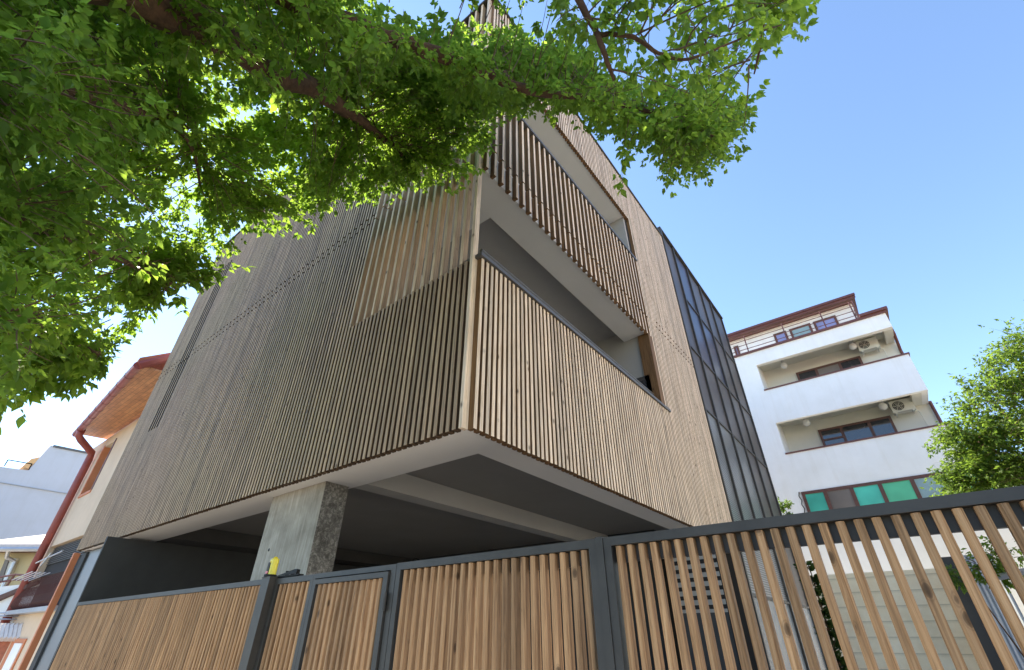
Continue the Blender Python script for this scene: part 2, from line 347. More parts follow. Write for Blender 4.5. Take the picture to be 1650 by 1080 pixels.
# ------------------------------------------------------------ ground
MB().box(-300, 300, -300, 300, -0.6, -0.16, 'earth').build('ground', kind='structure')
MB().box(-120, 120, -7.0, 0.9, -0.2, -0.12, 'asphalt').build('road', kind='structure')
pv = MB()
for x in np.arange(-60, 60, 0.6):
    for y in np.arange(0.95, 2.5, 0.5): pv.box(x, x + 0.594, y, y + 0.494, -0.15, 0.0, 'paving', random.random())
pv.build('pavement', kind='structure')
MB().box(-120, 120, 0.9, 0.945, -0.2, 0.004, 'paving').build('kerb', kind='structure')
MB().box(-13.2, 14, 2.5, 24, -0.16, -0.01, 'paving').build('yard', kind='structure')

# ------------------------------------------------------------ timber clad building
U = 2.6; Z0 = 1.6
XL, XR = -13.26, -2.535           # backing faces
YF = 2.64                         # backing of the street face
YB = 16.1
ZS, ZT = 3.056, 11.2              # soffit, roof
X_LOG, Y_LOG = -4.75, 7.52        # corner loggia inner limits
bld = thing('timber_clad_building', (-7, 9, 0), 'modern building clad in vertical timber slats, raised on a concrete pillar', 'building')
wall = MB()
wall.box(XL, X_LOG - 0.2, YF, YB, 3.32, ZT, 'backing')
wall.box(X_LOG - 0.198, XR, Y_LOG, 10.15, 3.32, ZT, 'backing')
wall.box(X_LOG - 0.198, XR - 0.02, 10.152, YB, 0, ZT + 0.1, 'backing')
wall.build('wall', bld)
# loggia linings (plaster)
li = MB()
for z0, z1 in ((3.6, 6.78), (6.95, 10.0)):
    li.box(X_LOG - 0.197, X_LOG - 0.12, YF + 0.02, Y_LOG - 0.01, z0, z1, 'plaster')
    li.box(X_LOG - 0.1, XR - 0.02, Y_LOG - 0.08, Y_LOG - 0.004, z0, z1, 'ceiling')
li.build('loggia_wall', bld)
# ground floor soffit: slab with down-standing rims and a beam
sf = MB()
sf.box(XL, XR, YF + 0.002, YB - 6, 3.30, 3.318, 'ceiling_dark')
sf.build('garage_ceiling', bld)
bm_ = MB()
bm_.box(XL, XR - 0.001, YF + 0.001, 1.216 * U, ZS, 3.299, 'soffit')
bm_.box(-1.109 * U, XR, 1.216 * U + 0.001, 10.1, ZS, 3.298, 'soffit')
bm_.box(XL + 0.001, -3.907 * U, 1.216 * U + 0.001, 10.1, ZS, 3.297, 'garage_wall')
bm_.build('soffit', bld)
MB().box(-1.86 * U, -1.76 * U, 1.216 * U + 0.002, 10.08, ZS + 0.001, 3.296, 'ceiling').build('ceiling_beam', bld)
# loggia 1 ceiling / slab, loggia 2 ceiling
def slab(name, zb, zc, zt):
    s = MB()
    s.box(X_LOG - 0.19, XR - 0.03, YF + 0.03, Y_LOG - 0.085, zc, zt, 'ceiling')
    s.box(-1.153 * U, XR - 0.002, YF + 0.002, Y_LOG - 0.083, zb, zc - 0.001, 'plaster')
    s.box(X_LOG - 0.19, -1.1532 * U, YF + 0.002, 1.281 * U, zb + 0.001, zc - 0.001, 'plaster')
    s.box(XR - 0.028, XR - 0.004, YF + 0.03, Y_LOG - 0.085, zc, zt, 'plaster')
    s.box(X_LOG - 0.19, XR - 0.03, YF + 0.004, YF + 0.028, zc, zt, 'plaster')
    s.build(name, bld)
slab('balcony_slab', 1.885 * U + Z0, 6.72, 6.94)
slab('loggia_ceiling', 3.14 * U + Z0, 10.0, 10.3)
# upper wall over loggia 2
MB().box(X_LOG - 0.19, XR, YF, Y_LOG - 0.003, 10.31, ZT, 'backing').build('parapet_wall', bld)
# solid balcony front of loggia 1
ZC1 = 1.285 * U + Z0
bp = MB()
bp.box(XR - 0.14, XR, YF, Y_LOG - 0.004, 3.32, ZC1, ['plaster', 'backing', 'backing', 'backing', 'plaster', 'plaster'])
bp.box(X_LOG - 0.19, XR - 0.142, YF, YF + 0.14, 3.32, ZC1, ['plaster', 'backing', 'backing', 'plaster', 'plaster', 'plaster'])
bp.box(X_LOG - 0.1, XR - 0.145, YF + 0.142, Y_LOG - 0.006, 3.45, 3.6, 'plaster')
bp.build('balcony_front', bld)
MB().box(XR - 0.17, -2.44, 2.60, 2.965 * U, ZC1, ZC1 + 0.045, 'capping').build('balcony_capping', bld)
hr = MB(); hz = 1.39 * U + Z0; hx = -2.6
hr.tube([(hx, 1.06 * U, hz), (hx, 2.94 * U - 0.2, hz)], 0.022, 'capping', 10)
for y in (3.0, 4.4, 5.8, 7.2): hr.box(hx - 0.012, hx + 0.012, y - 0.02, y + 0.02, ZC1 + 0.04, hz - 0.015, 'capping')
hr.build('handrail', bld)
# dark window deep inside loggia 1
wf = MB(); wf.box(-4.3, -2.6, Y_LOG - 0.12, Y_LOG - 0.083, 3.6, 5.62, 'frame')
wo = wf.build('loggia_window', bld)
MB().box(-4.22, -2.68, Y_LOG - 0.13, Y_LOG - 0.121, 3.7, 5.54, 'pane_dark').build('pane', wo)

P = 0.0758; SW = 0.043; SD = 0.072
def boards(mb, cx, cy, front, z0, z1, mf, ms, joints=(6.98,), idx=0, w=SW, d=SD):
    zs = [z0] + [j + (0.09 if idx % 2 else -0.06) for j in joints if z0 + 0.3 < j < z1 - 0.3] + [z1]
    for a, b in zip(zs[:-1], zs[1:]):
        jx = random.uniform(-0.0015, 0.0015)
        mb.slat(cx + (jx if front == '-y' else 0), cy + (jx if front != '-y' else 0), w, d, a + (0.015 if a > z0 else random.uniform(-.003, .003)), b - (0.015 if b < z1 else 0), front, mf, ms)
# street face, fine slats and the screen of wide spaced slats by the corner
fc = MB(); n = 0; x = XR - SW / 2
ZW = 1.28 * U + Z0
wide = MB(); k = 0
xs = []
while x > XL + 0.02:
    xs.append(x); x -= P
for i, x in enumerate(xs):
    in_screen = x > X_LOG
    top = ZT + 0.02
    if in_screen:
        boards(fc, x, 2.565, '-y', ZS - 0.012, ZW if i else top, 'wood_front_l' if i else 'wood_front', 'wood_side_shaded' if i else 'wood_front', idx=i)
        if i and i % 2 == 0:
            boards(wide, x, 2.565, '-y', ZW + 0.005, top, 'wood_screen', 'wood_front_l', idx=i // 2, joints=(7.02,))  # darker timber on the sides paints in their shade
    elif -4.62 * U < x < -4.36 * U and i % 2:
        boards(fc, x, 2.565, '-y', ZS - 0.012, 1.40 * U + Z0 - (x + 4.36 * U) * 0.03, 'wood_front_l', 'wood_side_shaded', idx=i)
        boards(fc, x, 2.565, '-y', 3.2 * U + Z0, top, 'wood_front_l', 'wood_side_shaded', idx=i)
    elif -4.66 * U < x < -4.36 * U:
        boards(fc, x, 2.565, '-y', ZS - 0.012, top, 'wood_front_l', 'charcoal', idx=i)  # charcoal on the sides blackens the gaps between the slot slats
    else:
        boards(fc, x, 2.565, '-y', ZS - 0.012, top, 'wood_front_l', 'wood_side_shaded', idx=i)
fc.build('street_cladding', bld); wide.build('slat_screen', bld)
# side face
sc_ = MB(); bal = MB(); y = YF - 0.003 + SW / 2; i = 0
while y < 10.12:
    if y < Y_LOG:
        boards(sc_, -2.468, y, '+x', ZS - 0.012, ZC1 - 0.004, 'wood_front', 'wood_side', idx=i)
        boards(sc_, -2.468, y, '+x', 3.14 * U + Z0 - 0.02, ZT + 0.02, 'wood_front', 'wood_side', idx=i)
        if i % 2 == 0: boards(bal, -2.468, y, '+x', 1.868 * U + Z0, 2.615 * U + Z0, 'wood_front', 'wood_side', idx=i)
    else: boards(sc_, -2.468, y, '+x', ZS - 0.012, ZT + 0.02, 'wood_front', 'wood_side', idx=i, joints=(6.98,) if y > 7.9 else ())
    y += P; i += 1
sc_.box(XR - 0.16, -2.472, Y_LOG - 0.12, Y_LOG + 0.03, ZC1 + 0.05, 1.885 * U + Z0 - 0.01, 'wood_side')
sc_.build('side_cladding', bld); bal.build('balcony_slats', bld)
MB().box(XR - 0.03, -2.45, 2.62, 2.90 * U, 2.62 * U + Z0, 2.62 * U + Z0 + 0.05, 'capping').build('balcony_rail', bld)
cpp = MB()
cpp.box(XL - 0.04, XR + 0.10, 2.54, 2.75, ZT + 0.025, ZT + 0.07, 'frame'); cpp.box(XR - 0.1, XR + 0.10, 2.751, 10.14, ZT + 0.025, ZT + 0.069, 'frame')
cpp.build('roof_capping', bld)
MB().box(XL - 0.02, XL - 0.002, 2.6, YB, ZS, ZT, 'bluegrey').build('gable_wall', bld)
# glass stair facade
GX = -2.50; gy = [10.16, 4.286 * U, 4.732 * U, 5.183 * U, 5.61 * U, 6.12 * U]; ZG = 3.83 * U + Z0
gf = thing  # (alias kept short)
glass = MB()
gz = [0.0, 0.25 * U + Z0, 1.68 * U + Z0, 2.34 * U + Z0, 3.1 * U + Z0, ZG]
glass.box(GX - 0.06, GX - 0.03, 10.155, 6.12 * U, 0, ZG, 'frame')
gw = glass.build('glass_facade', bld)
for i in range(5):
    for j in range(5):
        if i == 0 and j == 4: continue
        z1 = gz[j + 1] if not (i == 0 and j == 3) else ZG
        mt = {0: 'pane_low', 1: 'pane_blind' if i < 3 else 'pane', 2: 'pane', 3: 'pane_blue' if i in (1, 2) else 'pane', 4: 'pane' if i else 'pane_blue'}[j]
        if j == 4 and i == 1: mt = 'pane_blue'
        MB().box(GX - 0.029, GX - 0.012, gy[i] + 0.02, gy[i + 1] - 0.02, gz[j] + 0.02, z1 - 0.02, mt).build('pane', gw)
ml = MB()
for k, y in enumerate(gy): ml.box(GX - 0.028, GX + (0.035 if k else 0.06), y - 0.03, y + 0.03, 0, ZG + 0.03, 'frame')
for j in (1, 2, 3): ml.box(GX - 0.027, GX + 0.02, 10.19, gy[-1] - 0.03, gz[j] - 0.025, gz[j] + 0.025, 'frame')
ml.box(GX - 0.027, GX + 0.018, gy[1] + 0.03, gy[-1] - 0.03, gz[4] - 0.02, gz[4] + 0.02, 'frame')
ml.box(GX - 0.3, GX + 0.06, 10.12, gy[-1] + 0.05, ZG + 0.031, ZG + 0.08, 'frame')
ml.build('mullions', gw)
# pillar
pl = MB(); px0, px1, py0, py1 = -2.305 * U, -1.862 * U, 1.083 * U, 1.195 * U
pl.box(px0, px0 + 0.24, py0, py1, -0.05, ZS - 0.001, ['concrete', 'concrete', 'concrete', 'concrete', 'concrete', 'concrete'])
pl.box(px0 + 0.248, px1, py0 - 0.004, py1, -0.05, ZS - 0.001, ['concrete', 'concrete_stained', 'concrete', 'concrete', 'concrete', 'concrete'])
pl.box(px0 + 0.239, px0 + 0.249, py0 + 0.012, py1 - 0.01, -0.05, ZS - 0.002, 'charcoal')
pil = pl.build('concrete_pillar', bld)
MB().sphere((px0 + 0.255, py0 - 0.002, 2.43), 0.018, 'charcoal', sc_=(1, 0.5, 1)).build('tie_hole', pil)
# garage back and side walls
gb = MB()
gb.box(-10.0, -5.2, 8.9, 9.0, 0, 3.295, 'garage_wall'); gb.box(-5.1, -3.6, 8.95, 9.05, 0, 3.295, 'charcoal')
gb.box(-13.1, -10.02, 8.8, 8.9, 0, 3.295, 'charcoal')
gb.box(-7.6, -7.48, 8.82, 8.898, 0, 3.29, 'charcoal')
gb.build('garage_wall', bld)
# steel clad entrance bay under the left end
eb = MB()
eb.box(-13.24, -12.95, 2.70, 2.78, 0, 3.02, 'charcoal'); eb.box(-12.949, -10.72, 2.74, 2.80, 0, 3.03, 'steel_sheet')
eb.build('steel_panel', bld)
dw = thing('screen_wall', (-10.66, 3.5, 0), 'dark charcoal partition panel rising above the left end of the fence, under the soffit', 'wall')
MB().box(-10.70, -10.64, 2.40, 8.79, 0, 3.03, 'charcoal').build('panel', dw)
op = thing('boundary_post', (-13.46, 2.6, 0), 'slim orange painted post at the left end of the timber building', 'post')
MB().box(-13.50, -13.40, 2.60, 2.70, 0, 3.03, 'orange').build('shaft', op)

# ------------------------------------------------------------ fence along the street
YFN = 2.39
def fence_panel(name, x0, x1, ztop, label, cat, pitch=0.066, sw=0.035, sdp=0.048, fr=0.045, group=None, inset=0.0, backbar=True, y=YFN, bottom=0.12):
    t = thing(name, ((x0 + x1) / 2, y, 0), label, cat, group)
    f = MB()
    f.box(x0, x1, y, y + 0.06, ztop - fr, ztop, 'frame'); f.box(x0, x1, y, y + 0.06, bottom - 0.04, bottom, 'frame')
    f.box(x0, x0 + fr, y + 0.001, y + 0.059, bottom, ztop - fr, 'frame'); f.box(x1 - fr, x1, y + 0.001, y + 0.059, bottom, ztop - fr, 'frame')
    if backbar: f.box(x0 + fr, x1 - fr, y + 0.052, y + 0.085, ztop - fr - 0.075, ztop - fr + 0.02, 'frame'); f.box(x0 + fr, x1 - fr, y + 0.052, y + 0.085, 0.55, 0.60, 'frame')
    f.build('frame', t)
    s = MB(); n = max(1, int(round((x1 - x0 - 2 * fr - 0.01) / pitch))); p = (x1 - x0 - 2 * fr - 0.01) / n
    for i in range(n):
        cx = x0 + fr + 0.005 + p * (i + 0.5) + random.uniform(-.001, .001)
        s.slat(cx, y + 0.006 + random.uniform(-.001, .001), sw, sdp, bottom + 0.004, ztop - fr - 0.004, '-y', 'wood_fence', 'wood_fence', ch=0.009)
    s.build('slats', t)
    return t
fence_panel('sliding_gate', -10.63, -4.74, 2.05, 'long slatted timber sliding gate in front of the charcoal partition and garage', 'gate', pitch=0.064, backbar=False)
gp = thing('gate_post', (-4.63, 2.35, 0), 'anthracite steel post carrying the yellow warning lamp', 'post')
MB().box(-4.735, -4.60, 2.33, 2.45, 0, 2.05, 'frame').build('shaft', gp)
MB().box(-4.74, -4.595, 2.325, 2.455, 2.05, 2.056, 'frame').build('cap', gp)
fence_panel('side_fence', -4.595, -3.985, 2.04, 'narrow slatted fence panel between the lamp post and the pedestrian gate', 'fence', pitch=0.068, backbar=False)
# pedestrian gate: outer frame and leaf
pg = thing('pedestrian_gate', (-3.48, 2.4, 0), 'slatted timber pedestrian gate in a double anthracite frame', 'gate')
o = MB(); o.box(-3.983, -2.93, 2.39, 2.45, 2.005, 2.041, 'frame'); o.box(-3.983, -3.955, 2.391, 2.449, 0, 2.005, 'frame'); o.box(-2.985, -2.93, 2.391, 2.46, 0, 2.005, 'frame')
o.build('outer_frame', pg)
lf = MB(); x0, x1, zt = -3.945, -2.995, 1.995
lf.box(x0, x1, 2.375, 2.43, zt - 0.035, zt, 'frame'); lf.box(x0, x1, 2.375, 2.43, 0.05, 0.09, 'frame')
lf.box(x0, x0 + 0.035, 2.376, 2.429, 0.09, zt - 0.035, 'frame'); lf.box(x1 - 0.05, x1, 2.376, 2.429, 0.09, zt - 0.035, 'frame')
lfo = lf.build('leaf_frame', pg)
s = MB()
for i in range(12): s.slat(x0 + 0.045 + 0.0705 * (i + 0.5), 2.383, 0.036, 0.04, 0.095, zt - 0.039, '-y', 'wood_fence', 'wood_fence', ch=0.006)
s.build('slats', pg)
for z_ in (0.3, 1.75): MB().tube([(-2.988, 2.372, z_), (-2.988, 2.372, z_ + 0.11)], 0.012, 'frame', 10).build('hinge', pg)
fence_panel('driveway_gate', -2.925, -1.30, 2.045, 'slatted timber gate right of the pedestrian gate, below the building corner', 'gate', pitch=0.0685, sw=0.036, backbar=True)
po = thing('fence_post', (-1.27, 2.4, 0), 'plain anthracite post between the driveway gate and the open fence at right', 'post')
MB().box(-1.297, -1.255, 2.385, 2.45, 0, 2.05, 'frame').build('shaft', po)
fence_panel('slatted_fence', -1.253, 3.6, 2.045, 'long open timber slat fence running to the right edge, yard visible behind', 'fence', pitch=0.0624, sw=0.0315, sdp=0.045, fr=0.043)

# warning lamp and its bracket
lz = 2.056
wl = thing('warning_lamp', (-4.66, 2.39, lz), 'yellow gate warning lamp on top of the anthracite post', 'lamp')
MB().tube([(-4.68, 2.37, lz), (-4.68, 2.37, lz + 0.02)], 0.055, 'black', 16).build('base', wl)
cy = MB(); cy.tube([(-4.655, 2.37, lz + 0.02), (-4.655, 2.37, lz + 0.15)], [0.034, 0.032], 'yellow_plastic', 16)
cy.tube([(-4.70, 2.37, lz + 0.135), (-4.655, 2.37, lz + 0.145)], 0.026, 'yellow_plastic', 12); cy.build('lens', wl)
MB().box(-4.735, -4.70, 2.35, 2.39, lz + 0.02, lz + 0.125, 'charcoal').build('housing', wl)
MB().box(-4.738, -4.699, 2.345, 2.35, lz + 0.03, lz + 0.05, 'red_plastic').build('reflector', wl)
br_ = thing('gate_bracket', (-4.45, 2.42, 2.05), 'black steel guide bracket fixed beside the yellow warning lamp', 'bracket')
k = MB(); k.box(-4.62, -4.25, 2.40, 2.45, 2.05, 2.062, 'black'); k.prism([(-4.60, 2.39, 2.063), (-4.28, 2.39, 2.063), (-4.27, 2.39, 2.10), (-4.32, 2.39, 2.10)], (0, 0.008, 0), 'black')
k.build('plate', br_)
for x in (-4.5, -4.4, -4.32): MB().tube([(x, 2.43, 2.062), (x, 2.43, 2.10)], 0.016, 'black', 10).build('roller', br_)

# ------------------------------------------------------------ yard behind the fence
bw = MB(); bw.box(-1.5, 0.04 * 10, 10.0, 10.25, 0, 2.47, 'block')
o = bw.build('block_wall'); o['label'] = 'beige board marked garden wall seen through the open fence'; o['category'] = 'wall'
dk = MB().box(0.036 * 9.5, 0.058 * 9.5, 9.4, 9.6, 0, 2.55, 'charcoal').build('dark_pier'); dk['label'] = 'dark grey pier right of the beige garden wall'; dk['category'] = 'pier'
cs = MB().box(0.0585 * 9.5, 0.9, 9.35, 9.45, 0, 2.55, 'corrugated').build('metal_fence'); cs['label'] = 'blue grey ribbed metal fence sheet beyond the slats at the right'; cs['category'] = 'fence'
gs = thing('greenhouse_frame', (1.3, 8.5, 0), 'grey metal post and rail frame at the far right behind the slats', 'frame')
g_ = MB(); g_.tube([(0.75, 8.5, 0), (0.75, 8.5, 2.2)], 0.04, 'galv'); g_.tube([(0.75, 8.5, 2.2), (2.4, 7.4, 2.45)], 0.035, 'galv'); g_.tube([(0.9, 8.45, 1.2), (2.4, 7.4, 1.3)], 0.03, 'galv'); g_.build('tube', gs)
lv = thing('louvre_screen', (-2.3, 6.9, 0), 'black slatted louvre above a dark panel, glimpsed through the fence under the building', 'screen')
l_ = MB()
for k in range(7): l_.box(-2.60, -1.99, 6.90, 6.96, 1.90 + 0.105 * k, 1.945 + 0.105 * k, 'black')
l_.box(-2.64, -2.601, 6.9, 6.96, 0, 2.62, 'black'); l_.box(-1.989, -1.95, 6.9, 6.96, 0, 2.62, 'black')
l_.build('louvres', lv)
MB().box(-2.601, -1.989, 6.91, 6.95, 0, 1.86, 'charcoal').build('panel', lv)
hw = MB().box(-3.2, -2.25, 8.2, 8.3, 0, 2.95, 'ceiling').build('garage_side_wall'); hw['label'] = 'pale wall patch behind the black louvre screen'; hw['category'] = 'wall'

# ------------------------------------------------------------ white apartment block
D = 22.0
def A(x, z): return (x * D, z * D + Z0)
ap = thing('apartment_block', (-3, 26, 0), 'white apartment block with two recessed balconies and a setback top floor', 'building')
aw = MB()
XA0, XA1 = -9.0, 0.1245 * D
zc = 0.519 * D + Z0; zl1 = 0.427 * D + Z0; zb1 = 0.357 * D + Z0; zl2 = 0.292 * D + Z0; zs = 0.221 * D + Z0; zr1 = 0.488 * D + Z0; zr2 = 0.356 * D + Z0
xr = -0.117 * D
aw.box(XA0, xr, D, D + 9, 0, zc, 'white')
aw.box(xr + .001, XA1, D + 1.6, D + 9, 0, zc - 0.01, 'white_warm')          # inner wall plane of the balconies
aw.box(xr + .001, XA1, D + 0.001, D + 0.24, zl2 + 0.0, zl2 - 0.001, 'white')
aw.build('wall', ap)
bd = MB()
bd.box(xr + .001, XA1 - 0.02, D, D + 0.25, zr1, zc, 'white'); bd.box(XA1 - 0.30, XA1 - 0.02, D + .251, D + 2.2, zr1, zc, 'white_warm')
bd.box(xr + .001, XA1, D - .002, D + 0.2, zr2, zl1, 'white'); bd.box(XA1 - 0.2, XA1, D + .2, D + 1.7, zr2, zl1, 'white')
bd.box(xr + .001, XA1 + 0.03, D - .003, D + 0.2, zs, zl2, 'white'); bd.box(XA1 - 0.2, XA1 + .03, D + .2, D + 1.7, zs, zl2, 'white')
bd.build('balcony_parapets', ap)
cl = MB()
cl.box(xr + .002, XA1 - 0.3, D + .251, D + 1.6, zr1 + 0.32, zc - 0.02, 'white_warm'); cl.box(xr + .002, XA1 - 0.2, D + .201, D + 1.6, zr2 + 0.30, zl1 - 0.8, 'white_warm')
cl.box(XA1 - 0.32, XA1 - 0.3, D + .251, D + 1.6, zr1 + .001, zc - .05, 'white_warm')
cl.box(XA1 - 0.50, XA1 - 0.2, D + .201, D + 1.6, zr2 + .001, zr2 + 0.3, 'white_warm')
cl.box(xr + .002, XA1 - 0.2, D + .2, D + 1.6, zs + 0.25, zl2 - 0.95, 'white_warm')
cl.build('balcony_ceilings', ap)
cpg = MB()
for z, xe in ((zl1, XA1 + 0.05), (zl2, XA1 + 0.08)):
    cpg.box(xr - 0.02, xe, D - 0.04, D + 0.24, z, z + 0.06, 'brown_metal'); cpg.box(XA1 - 0.24, xe, D + .241, D + 1.6, z, z + 0.06, 'brown_metal')
cpg.box(XA0, XA1 + 0.05, D - 0.08, D + 0.3, zc, zc + 0.10, 'brown_metal'); cpg.box(0.085 * D, XA1 + 0.12, D - 0.16, D + 2.2, zc + 0.101, zc + 0.22, 'brown_metal')
cpg.build('coping', ap)
# windows on the balconies
def window(parent, x0, x1, z0, z1, y, bars, mats, frame='brown_wood', fw=0.09, extra=None):
    f = MB(); f.box(x0, x1, y, y + 0.08, z1 - fw, z1, frame); f.box(x0, x1, y, y + 0.08, z0, z0 + fw, frame)
    xs_ = [x0] + bars + [x1]
    for i, xx in enumerate(xs_):
        a = xx if i == 0 else (xx - fw if i == len(xs_) - 1 else xx - fw * 0.6); f.box(a, a + fw * (1 if i in (0, len(xs_) - 1) else 1.2), y + .001, y + 0.079, z0 + fw, z1 - fw, frame)
    if extra: f.box(x0 + fw, bars[0] - fw * .6, y + .002, y + .07, extra - .04, extra + .04, frame)
    w_ = f.build('window', parent)
    for i in range(len(xs_) - 1):
        MB().box(xs_[i] + 0.02, xs_[i + 1] - 0.02, y + 0.03, y + 0.05, z0 + .02, z1 - .02, mats[i % len(mats)]).build('pane', w_)
    return w_
DI = D + 1.5
def IX(x): return x * DI
window(ap, IX(-0.053), IX(0.0575), 0.36 * DI + Z0, 0.448 * DI + Z0, DI, [IX(-0.018), IX(0.022)], ['pane_dark', 'pane_taupe', 'pane_dark'], extra=None)
window(ap, IX(-0.053), IX(0.0595), 0.235 * DI + Z0, 0.3255 * DI + Z0, DI, [IX(-0.017), IX(0.026)], ['pane_dark'], extra=0.305 * DI + Z0)
# strip of tinted windows
sx = [onY(u, 790 if u > 1400 else 810, D).x for u in (1292, 1331, 1372, 1416, 1467, 1523)] + [3.9]
sx = [-0.1135 * D] + [v * D for v in (-0.077, -0.037, 0.004, 0.0475, 0.092)] + [0.15 * D]
window(ap, sx[0], sx[-1], 4.8, zs - 0.0, D - 0.02, sx[1:-1], ['pane_teal', 'pane_taupe', 'pane_teal', 'pane_teal2', 'pane_grey', 'pane_teal'], fw=0.11)
MB().box(xr + .001, XA1 + 1.2, D + .061, D + 2, 0, zs - 0.01, 'white').build('lower_wall', ap)
# window grille post: twisted iron at the left end of the strip
tw = MB(); 
for k in range(11): tw.tube([(sx[0] - 0.10 + 0.05 * (k % 2), D - 0.1, 4.7 + 0.16 * k), (sx[0] - 0.05 - 0.05 * (k % 2), D - 0.1, 4.86 + 0.16 * k)], 0.02, 'black', 5)
ob = tw.build('iron_lattice', ap)
# setback top floor
tf = MB(); YS = D + 1.4; zt0 = zc + 0.1; zt1 = 14.72
tf.box(-7.5, 0.088 * D, YS, YS + 6, zt0, zt1, 'white'); tf.build('top_floor_wall', ap)
rf = MB(); rf.box(-8, 2.12, D + 0.92, YS + 6.3, zt1 + 0.0, zt1 + 0.10, 'brown_wood'); rf.box(-8, 2.15, D + 0.86, D + 0.919, zt1 - 0.04, zt1 + 0.12, 'brown_metal'); rf.box(-8, 2.17, D + 0.80, D + .859, zt1 + 0.06, zt1 + 0.17, 'brown_metal'); rf.build('roof', ap)
for a, b, mt in ((-0.150, -0.14, ['pane_lilac']), (-0.067, -0.042, ['pane_lilac']), (-0.036, 0.004, ['pane_grey']), (0.009, 0.05, ['pane_lilac'])):
    window(ap, a * D * 1.06, b * D * 1.06, zt0 + 0.6, zt1 - 0.35, YS - 0.05, [], mt, fw=0.1)
rl = MB()
for k in range(4): rl.tube([(-8, D + 0.12, zc + 0.35 + 0.24 * k), (0.086 * D, D + 0.12, zc + 0.35 + 0.24 * k)], 0.017, 'brown_metal', 6)
for x in (-5.6, -3.9, -2.72, -1.0, 0.6, 1.75, 1.88): rl.tube([(x, D + 0.12, zc + 0.1), (x, D + 0.12, zc + 1.1)], 0.028, 'brown_metal', 6)
for k in range(4): rl.tube([(0.086 * D, D + 0.12, zc + 0.35 + 0.24 * k), (0.086 * D, D + 1.4, zc + 0.35 + 0.24 * k)], 0.017, 'brown_metal', 6)
rl.build('roof_railing', ap)
MB().tube([(XA1 - 0.05, D + 0.3, zc), (XA1 + 0.02, D + 0.9, zc - 0.6), (XA1 + 0.02, D + 1.55, zc - 1.1), (XA1 + 0.02, D + 1.55, zl1 + 0.05)], 0.06, 'brown_metal', 8).build('downpipe', ap)
MB().tube([(XA1 + 0.05, D + 1.5, zr2 + 0.05), (XA1 + 0.05, D + 1.5, zl2 + 0.05)], 0.06, 'brown_metal', 8).build('downpipe', ap)
# globe lamps, each a thing
for (x, z, lab) in ((-0.068, zr1 + .05, 'round opal globe lamp at the left of the upper balcony ceiling'), (0.054, zr1 + .05, 'round opal globe lamp beside the upper air conditioner'),
                    (-0.066, zr2 + .05, 'round opal globe lamp at the left of the lower balcony ceiling'), (0.056, zr2 + .05, 'round opal globe lamp beside the lower air conditioner')):
    yy = D + 0.95; xx = x * yy
    t = thing('globe_lamp', (xx, yy, z), lab, 'lamp', 'globe lamps on the apartment balconies')
    MB().tube([(xx, yy, z + 0.10), (xx, yy, z + 0.28)], 0.07, 'galv', 10).build('fitting', t)
    MB().sphere((xx, yy, z), 0.155, 'globe').build('globe', t, smooth=True)
for (x, z, lab) in ((0.0768, 0.466, 'cream air conditioner unit on the upper balcony of the apartment block'), (0.0815, 0.338, 'cream air conditioner unit on the lower balcony of the apartment block')):
    yy = D + 1.02; xx = x * yy; z = z * yy + Z0 + 0.02; hw_, hh = 0.37, 0.24
    t = thing('air_conditioner', (xx, yy + .2, z - hh), lab, 'air conditioner', 'air conditioners on the apartment block')
    MB().box(xx - hw_, xx + hw_, yy, yy + 0.32, z - hh, z + hh, 'acbody').build('casing', t)
    f = MB(); fx = xx - 0.12
    f.tube([(fx, yy - 0.004, z), (fx, yy - 0.012, z)], 0.19, 'charcoal', 24)
    g = f.build('fan_opening', t)
    f = MB()
    for rr in (0.05, 0.10, 0.15, 0.195):
        f.tube([(fx + rr * math.cos(a * math.pi / 12), yy - 0.02, z + rr * math.sin(a * math.pi / 12)) for a in range(25)], 0.006, 'acbody', 4, cap=False)
    for a in range(6): f.tube([(fx, yy - 0.02, z), (fx + 0.195 * math.cos(a * math.pi / 3), yy - 0.02, z + 0.195 * math.sin(a * math.pi / 3))], 0.007, 'acbody', 4)
    f.build('grille', g)
    for s_ in (-0.28, 0.28):
        MB().box(xx + s_ - 0.025, xx + s_ + 0.025, yy + 0.0, DI - 0.02, z - hh - 0.06, z - hh - 0.002, 'acbody').build('bracket', t)
    MB().tube([(xx + hw_, yy + 0.2, z - 0.2), (xx + hw_ + 0.08, yy + 0.3, z - 0.3), (xx + hw_ + 0.12, DI + .02, z - 0.8), (xx + hw_ + 0.5, DI + .02, z - 1.2)], 0.018, 'acbody', 6).build('pipe', t)

# unseen house added right of the frame to bounce warm sunlight back
nb = thing('added_bounce_house', (12, 8, 0), 'unseen cream rendered house added on the right to bounce warm light', 'house')
MB().box(9.0, 15, -1, 17, 0, 9.5, 'white_warm').build('wall', nb)
MB().prism([(8.6, -1.4, 9.5), (15.4, -1.4, 9.5), (12, -1.4, 11.5)], (0, 18.8, 0), 'tile_red').build('roof', nb)
for y_ in (1, 5, 9, 13):
    for z_ in (1.2, 4.2, 7.2):
        f_ = MB().box(8.96, 9.0, y_, y_ + 1.3, z_, z_ + 1.4, 'brown_wood').build('window', nb); MB().box(8.94, 8.959, y_ + .1, y_ + 1.2, z_ + .1, z_ + 1.3, 'pane_dark').build('pane', f_)

